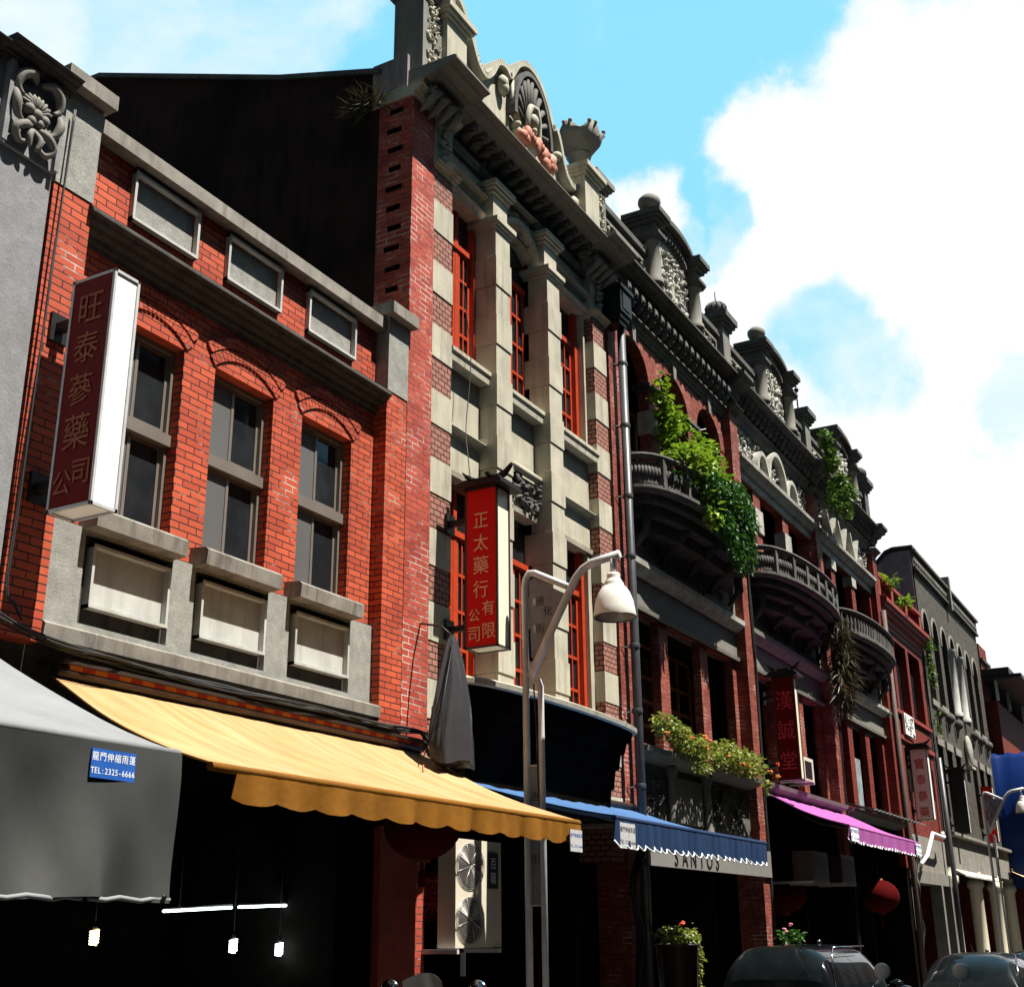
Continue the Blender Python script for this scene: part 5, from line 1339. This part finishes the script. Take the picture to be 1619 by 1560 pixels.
cable_run('cable_bundle', 'tangled cables hanging on the pillar left of the pale board', [(32.4, 6.8, 3.8), (32.6, 6.78, 3.2), (32.3, 6.76, 2.5), (32.5, 6.8, 1.6), (32.3, 6.8, .8)], .02, 9, 14)
# air conditioners
def condenser():
    b = empty('air_conditioner', 'cream double-fan air conditioner hung between the yellow and blue awnings', 'air conditioner', (10.9, 6.7, 1.47))
    box(10.6, 11.48, 6.5, 6.70, 1.47, 2.47).build('casing', 'acwhite', b)
    for z in (1.72, 2.22):
        g = MB()
        for r_ in [.03 + .0165 * i for i in range(12)]:
            g.tube([(10.86 + r_ * 1.25 * math.cos(a * PI / 14), 6.488, z + r_ * math.sin(a * PI / 14)) for a in range(29)], .0035, 4, False)
        for a in range(8): g.tube([(10.86, 6.484, z), (10.86 + .27 * math.cos(a * PI / 4 + .3), 6.484, z + .21 * math.sin(a * PI / 4 + .3))], .004, 4)
        go = g.build('fan_grille', 'acgrille', b)
        MB().lathe((10.86, 6.496, z), [(0, -.0), (.2, 0), (.21, .002)], 24, 'y').build('fan_opening', 'blackmetal', go)
        f = MB()
        for a in range(4):
            t = a * PI / 2 + .4
            f.add([(10.86, 6.491, z), (10.86 + .19 * math.cos(t), 6.492, z + .19 * math.sin(t)), (10.86 + .19 * math.cos(t + .8), 6.489, z + .19 * math.sin(t + .8))], [(0, 1, 2), (2, 1, 0)])
        f.build('fan_blade', 'acwhite', go)
    l = box(11.2, 11.4, 6.488, 6.5, 2.02, 2.36).build('label', 'blackink', b)
    letters([('百', 0, .24, .12), ('龍', 0, .1, .12)], '-y', (11.3, 6.486, 2.02), 'whiteink', 'lettering', l)
    for x in (10.55, 11.35): MB().box(x, x + .04, 6.45, 6.9, 1.42, 1.46).box(x, x + .04, 6.86, 6.9, 1.2, 1.46).build('bracket', 'galv', b)
condenser()
def wall_ac(x, y, z, w, h, label, mat='acwhite'):
    b = empty('air_conditioner', label, 'air conditioner', (x + w / 2, y, z))
    box(x, x + w, y, y + .35, z, z + h).build('casing', mat, b)
    g = MB()
    for i in range(9): g.box(x + .05, x + w - .12, y - .012, y, z + .05 + i * (h - .1) / 9, z + .05 + (i + .45) * (h - .1) / 9)
    g.build('grille', 'blackmetal', b)
    MB().box(x, x + .04, y, 7.02, z - .04, z).box(x + w - .04, x + w, y, 7.02, z - .04, z).build('bracket', 'galv', b)
wall_ac(22.9, 6.55, 4.2, .6, .42, 'white window air conditioner beside the three-character sign')
wall_ac(22.0, 6.3, 2.4, 1.0, .5, 'dark air conditioner under the left half of the magenta awning', 'bronze')
wall_ac(23.9, 6.3, 2.42, .95, .5, 'dark air conditioner under the middle of the magenta awning', 'bronze')
def lantern(x, y, z, r, label):
    b = empty('lantern', label, 'lantern', (x, y, z + r), 'round red lanterns')
    m = MB()
    for k in range(24):
        pass
    prof = [(0.08 * r, -r * .82)] + [(r * math.sin(t) * (1 + .03 * (i % 2)), -r * .84 * math.cos(t)) for i, t in ((i, PI * (i + 2) / 24) for i in range(21))] + [(.08 * r, r * .82)]
    m.lathe((x, y, z), prof, 28).build('lantern_body', 'lanternred', b)
    MB().lathe((x, y, z - r * .9), [(.22 * r, 0), (.22 * r, .12 * r), (.2 * r, .14 * r)], 14).lathe((x, y, z + r * .78), [(.22 * r, 0), (.22 * r, .12 * r), (.02, .14 * r)], 14).tube([(x, y, z + r * .9), (x, y, z + r * 1.6)], .01, 5).build('lantern_ring', 'gold', b)
    MB().tube([(x, y, z - r * .9), (x, y, z - r * 1.05)], .012, 5).lathe((x, y, z - r * 1.5), [(.0, 0), (.035, 0), (.025, r * .4), (.0, r * .46)], 8).build('tassel', 'lanternred', b)
lantern(9.62, 6.25, 2.50, .34, 'large red lantern half hidden behind the yellow awning valance')
lantern(23.9, 7.45, 2.24, .42, 'dim round red lantern in the dark walkway right of the blue awning')
lantern(29.6, 7.0, 2.30, .42, 'round red lantern below the right end of the magenta awning')
# bulbs and tubes inside the first shop
def bulb(x, y, z, mat, label):
    b = empty('hanging_bulb', label, 'light bulb', (x, y, 3.1))
    MB().tube([(x, y, 3.1), (x, y, z + .09)], .006, 5).build('cord', 'cable', b)
    m = MB()
    m.tube([(x + .033 * math.cos(t * .7), y + .033 * math.sin(t * .7), z - .06 + t * .0026) for t in range(46)], .0085, 6)
    m.build('bulb', mat, b)
    MB().lathe((x, y, z + .06), [(0, 0), (.02, 0), (.018, .04), (0, .045)], 8).build('socket', 'blackmetal', b)
bulb(8.03, 8.5, 1.60, 'warmbulb', 'yellow glowing spiral bulb under the grey tarpaulin')
bulb(9.79, 8.5, 1.51, 'coolbulb', 'left of the two white glowing bulbs under the yellow awning')
bulb(10.48, 8.5, 1.47, 'coolbulb', 'right of the two white glowing bulbs, nearer the red pillar')
for p, q, l in (((8.82, 8.5, 1.815), (9.85, 8.6, 1.86), 'longer lit fluorescent tube deep in the brick shop'), ((9.95, 8.6, 1.865), (11.1, 8.5, 1.905), 'right-hand lit fluorescent tube deep in the brick shop')):
    b = empty('tube_light', l, 'lamp', (p[0], p[1], 3.1))
    MB().tube([p, q], .012, 8).build('tube', 'tube', b)
    MB().tube([(p[0], p[1], p[2] + .03), (q[0], q[1], q[2] + .03)], .015, 6).tube([(p[0] + .2, p[1], p[2]), (p[0] + .2, p[1], 3.1)], .005, 4).build('fitting', 'blackmetal', b)
# plastic bag
m = MB(); vs = []; nr, nc = 16, 36
for j in range(nr + 1):
    t = j / nr; z = 4.38 - 1.25 * t
    rx = .03 + .33 * t ** .75 * (1 - .15 * max(0, t - .85) / .15); ry = .02 + .12 * math.sin(min(1, t * 1.1) * PI * .6)
    for i in range(nc):
        a = 2 * PI * i / nc
        k = 1 + .16 * math.sin(a * 5 + t * 2) * (1 - t * .5) + .08 * math.sin(a * 11 + t * 5)
        vs.append((10.27 + .03 * t + rx * k * math.cos(a), 6.35 + ry * k * math.sin(a), z + .03 * math.sin(a * 3) * t))
m.add(vs, [(j * nc + i, j * nc + (i + 1) % nc, (j + 1) * nc + (i + 1) % nc, (j + 1) * nc + i) for j in range(nr) for i in range(nc)], True)
m.add([vs[nr * nc + i] for i in range(nc)], [tuple(range(nc))])
b = empty('plastic_bag', 'crumpled grey plastic cover hanging below the bright red sign', 'bag', (10.3, 6.4, 4.4))
m.build('bag_body', 'bagplastic', b)
MB().tube([(10.27, 6.36, 4.38), (10.29, 6.5, 4.5), (10.35, 6.7, 4.55), (10.45, 6.85, 4.6)], .012, 5).tube([(10.2, 6.3, 4.3), (10.0, 6.3, 3.6), (9.75, 6.35, 3.1)], .006, 4).build('tie_cord', 'blackmetal', b)
# white bent pipe and board on the red house
MB_ = MB().tube([(32.9, 6.7, 3.1), (33.6, 6.66, 3.35), (34.6, 6.66, 3.95), (36.0, 6.66, 3.92), (36.4, 6.7, 3.98), (36.2, 6.7, 4.06)], .05, 8)
tag(MB_.build('bent_pipe', 'white', None, (34.5, 6.9, 3.1)), 'bent white pipe crossing the pale board of the red house', 'pipe')
for x, zt, mat, lab in ((37.4, 6.2, 'pipe', 'dark drainpipe between the red house and the grey brick building'), (32.2, 9.4, 'brownpipe', 'rusty brown pipe beside the low red house')):
    M.setdefault('brownpipe', plain('rusty brown pipe', (.07, .035, .025), .7, var=.3, streak=.4))
    MB().tube([(x, 6.75, zt), (x, 6.75, .14)], .07, 10).tube([(x, 6.75, zt), (x, 6.95, zt + .1)], .07, 8)
    o = MB().tube([(x, 6.78, zt), (x + .02, 6.76, 3), (x, 6.78, .14)], .07, 10).build('drainpipe', mat, None, (x, 6.9, 0)); tag(o, lab, 'drainpipe')

# ------------------------------------------------------------------ plants
def plant(name, label, cat, loc, blobs, mat, seed, size, droop=0, el=1.6, stems=(), flowers=(), pot=None):
    b = empty(name, label, cat, loc)
    foliage('foliage', mat, b, blobs, seed, size, droop, el)
    if stems:
        m = MB()
        for s in stems: m.tube(s, .014, 5)
        m.build('stem', 'stem', b)
    for fm, pts in flowers:
        m = MB(); rr = random.Random(seed)
        for c in pts:
            for _ in range(7): m.ell((c[0] + rr.uniform(-.03, .03), c[1] + rr.uniform(-.03, .03), c[2] + rr.uniform(-.025, .025)), (.022, .022, .015), 6, 4)
        m.build('flowers', fm, b)
    if pot:
        x, y, z, r, h = pot
        MB().lathe((x, y, z), [(0, 0), (r * .7, 0), (r, h), (r * 1.08, h), (r * 1.08, h + .03), (r * .9, h + .03), (r * .85, h - .02), (0, h - .02)], 16).build('pot', 'potdark', b)
    return b
plant('climbing_vine', 'bright green vine climbing the arches and spilling from the near bowed balcony', 'vine', (18, 6.6, 8.0),
      [((17.45, 6.8, 9.85), (.16, .14, .4), 148), ((17.5, 6.75, 9.3), (.24, .18, .45), 260), ((17.85, 6.7, 9.45), (.3, .16, .2), 124), ((17.4, 6.7, 8.8), (.16, .14, .35), 136),
       ((17.2, 6.3, 8.5), (.42, .25, .28), 285), ((17.5, 6.3, 8.7), (.45, .25, .2), 223), ((17.9, 6.2, 8.3), (.45, .22, .32), 322), ((18.9, 6.75, 9.25), (.22, .15, .5), 186), ((19.05, 6.65, 9.2), (.55, .2, .32), 260), ((19.3, 6.5, 8.8), (.5, .2, .25), 198),
       ((18.3, 6.2, 8.0), (.4, .2, .35), 260), ((19.7, 6.5, 8.55), (.35, .2, .2), 99), ((16.8, 6.4, 8.45), (.3, .15, .12), 80), ((17.5, 6.12, 7.8), (.2, .12, .35), 99), ((19.9, 6.5, 7.8), (.22, .14, .4), 99)], 'leaf', 21, .08, .15,
      stems=[[(17.55, 6.9, 8.3), (17.5, 6.85, 9.0), (17.45, 6.85, 10.0)], [(18.95, 6.9, 8.3), (18.9, 6.8, 9.0), (19.1, 6.75, 9.6)], [(17.5, 6.83, 9.2), (17.9, 6.75, 9.5)]])
plant('trailing_fern', 'dense dark green trailing plant hanging off the near bowed balcony', 'fern', (19, 6.4, 7.9),
      [((17.63, 6.12, 8.15), (.35, .2, .3), 700), ((18.08, 6.12, 8.25), (.45, .22, .35), 1300), ((17.98, 6.12, 7.80), (.25, .14, .35), 500), ((18.68, 6.15, 8.20), (.55, .25, .45), 2100), ((19.28, 6.25, 8.10), (.5, .25, .5), 2000), ((19.48, 6.3, 7.65), (.35, .2, .45), 900), ((18.28, 6.12, 7.65), (.2, .12, .45), 420), ((18.78, 6.15, 7.50), (.22, .12, .45), 420), ((19.78, 6.4, 8.20), (.3, .2, .35), 600)], 'leafdark', 22, .05, .6, 1.9)
plant('potted_plant', 'pink-flowered potted plant at the left end of the near bowed balcony', 'plant', (16.7, 6.5, 7.85),
      [((16.75, 6.45, 8.12), (.2, .15, .12), 120), ((17.2, 6.35, 8.1), (.3, .12, .1), 90)], 'leafdark', 23, .06, 0, 1.8, flowers=[('flowerpink', [(16.65, 6.4, 8.22), (16.78, 6.38, 8.2), (16.72, 6.45, 8.25)])], pot=(16.7, 6.5, 7.84, .12, .18))
fl = []
rr = random.Random(31)
for _ in range(16): fl.append((rr.uniform(16.0, 21.0), rr.uniform(6.45, 6.6), rr.uniform(4.05, 4.32)))
plant('window_box', 'long flower box of yellow-green plants with orange blooms below the arched shop', 'flower box', (18.4, 6.7, 4.0),
      [((16.35, 6.6, 4.32), (.35, .16, .2), 300), ((16.9, 6.6, 4.22), (.4, .16, .22), 380), ((17.5, 6.6, 4.15), (.4, .18, .22), 380), ((18.1, 6.6, 4.12), (.4, .18, .22), 360), ((18.8, 6.58, 4.18), (.45, .18, .25), 420),
       ((19.5, 6.58, 4.15), (.45, .18, .25), 420), ((20.1, 6.58, 4.15), (.4, .16, .22), 360), ((17.5, 6.52, 3.85), (.3, .1, .12), 120), ((20.5, 6.52, 3.85), (.15, .08, .18), 60)], 'leafmix', 32, .05, .1, 1.6,
      flowers=[('flowerorange', fl[:8]), ('flowerred', fl[8:])])
plant('climbing_shrub', 'leafy shrub rooted on the cornice of the far dark brick shophouse', 'shrub', (27, 6.6, 11.3),
      [((26.3, 6.4, 12.05), (.2, .13, .25), 120), ((26.5, 6.35, 11.6), (.3, .18, .35), 200), ((26.9, 6.3, 11.15), (.4, .18, .3), 260), ((27.8, 6.35, 11.2), (.5, .18, .2), 260), ((26.5, 6.4, 10.7), (.3, .16, .4), 200), ((27.3, 6.35, 10.65), (.4, .16, .2), 130)], 'leafmid', 24, .085, .1,
      stems=[[(26.2, 6.9, 10.9), (26.5, 6.5, 11.4), (26.3, 6.4, 12.1)], [(26.5, 6.5, 11.3), (27.4, 6.35, 11.2)]])
plant('hanging_grass', 'brownish hanging grass below the third bowed balcony', 'grass', (25.9, 6.5, 7.8),
      [((25.9, 6.5, 7.65), (.55, .25, .25), 520), ((26.3, 6.5, 7.0), (.4, .2, .6), 900), ((26.1, 6.5, 6.4), (.3, .15, .5), 500)], 'leafdry', 25, .11, .9, 3.2)
plant('fern', 'light green fern on the parapet of the low red house, nearer one', 'fern', (33.3, 6.85, 10.4), [((33.2, 6.75, 10.45), (.35, .2, .08), 50)], 'leaf', 26, .14, 0, 2.2)
plant('fern', 'light green fern lower on the parapet of the low red house', 'fern', (34.7, 6.85, 10.3), [((34.7, 6.75, 10.2), (.4, .2, .1), 55)], 'leaf', 27, .14, 0, 2.2)
plant('climbing_vine', 'dark creeper on the near corner of the grey brick building', 'vine', (37.9, 6.8, 9), [((38.1, 6.8, 9.7), (.5, .12, .25), 90), ((37.9, 6.8, 8.8), (.2, .12, .6), 90), ((38.2, 6.8, 7.3), (.15, .1, .6), 40)], 'leafmid', 28, .09, .4)
plant('potted_plant', 'tall trailing pot plant with pale leaves standing under the blue awning', 'plant', (16.0, 6.4, .14),
      [((15.9, 6.45, 1.58), (.4, .2, .1), 260), ((16.45, 6.4, 1.2), (.1, .12, .5), 260), ((16.2, 6.42, 1.55), (.3, .16, .08), 150), ((15.85, 6.45, 1.1), (.05, .1, .4), 40)], 'leafmix', 29, .055, .3, 1.5, flowers=[('flowerred', [(16.1, 6.4, 1.7)])], pot=(16.0, 6.45, .14, .28, 1.28))
plant('potted_plant', 'small pot plant with pink flowers behind the black car', 'plant', (20.9, 6.4, .14),
      [((20.9, 6.45, 1.5), (.35, .2, .12), 160)], 'leafdark', 30, .06, 0, 1.6, flowers=[('flowerpink', [(20.5, 6.4, 1.6), (20.8, 6.4, 1.68)])], pot=(20.9, 6.45, .14, .3, 1.15))

# ------------------------------------------------------------------ vehicles
def car(x0, yc, L, Wd, H, mat, label, suv=True):
    """near end at x0, travelling along +x"""
    b = empty('parked_car', label, 'car', (x0 + L / 2, yc, 0), 'cars parked along the road')
    hw = Wd / 2; zb = H * .60
    def shell(st, name, mt, parent, smooth=True):
        m = MB(); vs = []; n = 0
        for x, prof in st:
            ring = [(yc - w, z) for w, z in prof] + [(yc + w, z) for w, z in prof[::-1]]
            n = len(ring); vs += [(x, y, z) for y, z in ring]
        fs = [(i * n + k, i * n + (k + 1) % n, (i + 1) * n + (k + 1) % n, (i + 1) * n + k) for i in range(len(st) - 1) for k in range(n)]
        fs += [tuple(range(n))[::-1], tuple((len(st) - 1) * n + k for k in range(n))]
        m.add(vs, fs, smooth)
        return m.build(name, mt, parent)
    def lower(w, zt): return [(w * .9, .28), (w * .98, .42), (w, .62), (w * .97, zt)]
    shell([(x0, lower(hw * .86, zb * .9)), (x0 + .08, lower(hw * .95, zb * .98)), (x0 + .5, lower(hw, zb)), (x0 + L * .6, lower(hw, zb)), (x0 + L * .72, lower(hw, zb * .95)), (x0 + L * .93, lower(hw * .94, zb * .86)), (x0 + L, lower(hw * .82, zb * .7))], 'body', mat, b)
    r0, r1, r2, r3 = (x0 + .12, x0 + .42, x0 + L * .52, x0 + L * .7) if suv else (x0 + .55, x0 + 1.15, x0 + L * .52, x0 + L * .7)
    def sup(c_, e): return math.copysign(abs(c_) ** e, c_)
    NX, NV = 44, 40
    def top(x):
        if x < r1: t = (x - r0) / (r1 - r0); return math.sin(t * PI / 2) ** (.6 if suv else .8)
        if x < r2: return 1.0 - .0 * x
        t = (x - r2) / (r3 - r2); return math.cos(t * PI / 2) ** .85 if t < 1 else 0
    G = []
    for i in range(NX + 1):
        u = i / NX; u = u + .07 * math.sin(2 * PI * u) * -1
        x = r0 + (r3 - r0) * u; h = max(.001, top(x)) * (H - zb + .02 * math.sin(PI * u))
        row = []
        for j in range(NV + 1):
            a_ = PI * j / NV; cz = math.sin(a_) ** .5; q = h * cz
            wd = (hw * .95 - hw * .19 * (q / (H - zb)) ** 1.3 - .05 * (abs(u - .5) * 2) ** 3)
            row.append((x, yc - wd * sup(math.cos(a_), .5 if h > .05 else .8), zb - .02 + q))
        G.append(row)
    paint, gls = MB(), MB()
    cab = None
    pf, gf = [], []
    for i in range(NX):
        for j in range(NV):
            c_ = [G[i][j], G[i][j + 1], G[i + 1][j + 1], G[i + 1][j]]
            mx_, my_, mz_ = (sum(p[k] for p in c_) / 4 for k in range(3))
            hh = (mz_ - zb) / (H - zb); side = abs(my_ - yc) / hw
            xm = (r1 + r2) / 2
            isg = False
            if .10 < hh < .80 and side > .68 and r1 - .05 < mx_ < r2 + .25 and abs(mx_ - xm) > .05 and mx_ > r1 + .12: isg = True
            if mx_ < r1 - .02 and side < .70 and .16 < hh < .9: isg = True
            if mx_ > r2 + .10 and side < .70 and .12 < hh < .93: isg = True
            (gf if isg else pf).append(c_)
    for fs_, mb_ in ((pf, paint), (gf, gls)):
        idx = {}
        for c_ in fs_:
            f_ = []
            for p in c_:
                k = (round(p[0], 4), round(p[1], 4), round(p[2], 4))
                if k not in idx: idx[k] = len(mb_.v); mb_.v.append(p)
                f_.append(idx[k])
            if len(set(f_)) > 2: mb_.f.append(tuple(dict.fromkeys(f_))); mb_.sm.append(True)
    cab = paint.build('cabin', mat, b)
    gls.build('window_glass', 'carglass', cab)
    MB().tube([(r1 + .1, yc - hw * .78, H - .03), (r1 - .02, yc - hw * .80, H - .12), (r0 + .08, yc - hw * .9, zb + .06)], .012, 6).tube([(r1 + .1, yc - hw * .76, H - .035), (r2, yc - hw * .76, H - .03)], .010, 6).build('window_trim', 'chrome', cab)
    for s_ in (-1, 1):
        MB().box(x0 - .02, x0 + .04, yc + s_ * hw * .55, yc + s_ * hw * .8, zb * .7, zb * .86).build('tail_light', 'lanternred', b)
        MB().ell((r3 - .25, yc + s_ * (hw + .08), zb + .05), (.07, .1, .07), 8, 6).build('wing_mirror', mat, b)
        for wx in (x0 + L * .2, x0 + L * .8):
            w = MB().lathe((wx, yc + s_ * (hw - .12), .32), [(.18, -.1), (.31, -.1), (.33, -.06), (.33, .06), (.31, .1), (.18, .1)], 24, 'y').build('wheel', 'rubber', b)
            MB().lathe((wx, yc + s_ * (hw - .12), .32), [(0, -.09 if s_ < 0 else .02), (.19, -.08 if s_ < 0 else .03), (.19, -.02 if s_ < 0 else .09), (0, -.0 if s_ < 0 else .09)], 16, 'y').build('rim', 'chrome', w)
    MB().tube([(x0 + 1.3, yc, H), (x0 + 1.1, yc, H + .12)], .006, 5).ell((x0 + L * .45, yc - .1, H + .02), (.05, .03, .035), 8, 5).build('aerial', 'chrome', b)
    return b
car(15.5, 5.05, 4.0, 1.6, 1.43, 'carpaint', 'black car parked below the magenta awning, its rear window catching the sky')
car(20.6, 3.8, 4.3, 1.6, 1.24, 'cargreen', 'dark saloon car parked beyond the black car', False)
car(26.6, 3.6, 4.3, 1.6, 1.2, 'carpaint', 'farthest dark saloon car at the right edge', False)
def scooter(x, y, label, mirror='chrome', helmet=None, screen=False):
    b = empty('motor_scooter', label, 'scooter', (x, y, 0), 'scooters parked at the kerb')
    MB().tube([(x - .5, y, .55), (x - .2, y, .6), (x + .1, y, .35), (x + .4, y, .32), (x + .55, y, .6), (x + .6, y, .85)], [.12, .17, .1, .09, .12, .07], 12).build('body', 'carpaint', b)
    MB().tube([(x - .6, y, .74), (x - .3, y, .78), (x + .05, y, .74)], [.09, .12, .08], 10).build('seat', 'rubber', b)
    MB().tube([(x + .5, y - .32, 1.02), (x + .55, y, .98), (x + .5, y + .32, 1.02)], .018, 8).build('handlebar', 'blackmetal', b)
    MB().tube([(x + .72, y, .3), (x + .6, y, .95)], .03, 8).build('fork', 'blackmetal', b)
    for wx in (x - .5, x + .72): MB().lathe((wx, y, .22), [(.12, -.05), (.2, -.05), (.225, 0), (.2, .05), (.12, .05), (.12, -.05)], 20, 'y').build('wheel', 'rubber', b)
    for s_ in (-1, 1):
        mm = MB().tube([(x + .5, y + s_ * .28, 1.02), (x + .52, y + s_ * .34, 1.2)], .008, 5).ell((x + .52, y + s_ * .34, 1.25), (.03, .075, .07), 12, 8); mm.build('mirror', mirror, b)
    if screen:
        w = []
        for j in range(7):
            for i in range(11):
                a = -1 + .2 * i; t = j / 6
                w.append((x + .62 - .18 * t - .06 * a * a, y + a * (.2 - .05 * t), .92 + .44 * t - .05 * a * a * t))
        q = [(j * 11 + i, j * 11 + i + 1, j * 11 + i + 12, j * 11 + i + 11) for j in range(6) for i in range(10)]
        MB().add(w, q, True).add([(p[0] + .006, p[1], p[2]) for p in w], [f[::-1] for f in q], True).build('windshield', 'acgrille', b)
    if helmet:
        h = empty('helmet', helmet, 'helmet', (x - .2, y, .85))
        MB().lathe((x - .2, y, .9), [(.13, 0), (.14, .06), (.13, .16), (.09, .23), (.04, .26), (0, .265)], 20).build('helmet_shell', 'carpaint', h)
        MB().lathe((x - .2, y, .95), [(.145, 0), (.15, .03), (.14, .06)], 16, 'z', PI * .6, PI * 1.4).build('visor', 'carglass', h)
    return b
scooter(6.9, 4.72, 'parked scooter below the air conditioner, only its windshield reaching into view', screen=True)
scooter(11.5, 2.55, 'parked scooter with pale round mirrors before the far saloon car', 'lampwhite', 'shiny black helmet left on the seat of a parked scooter')
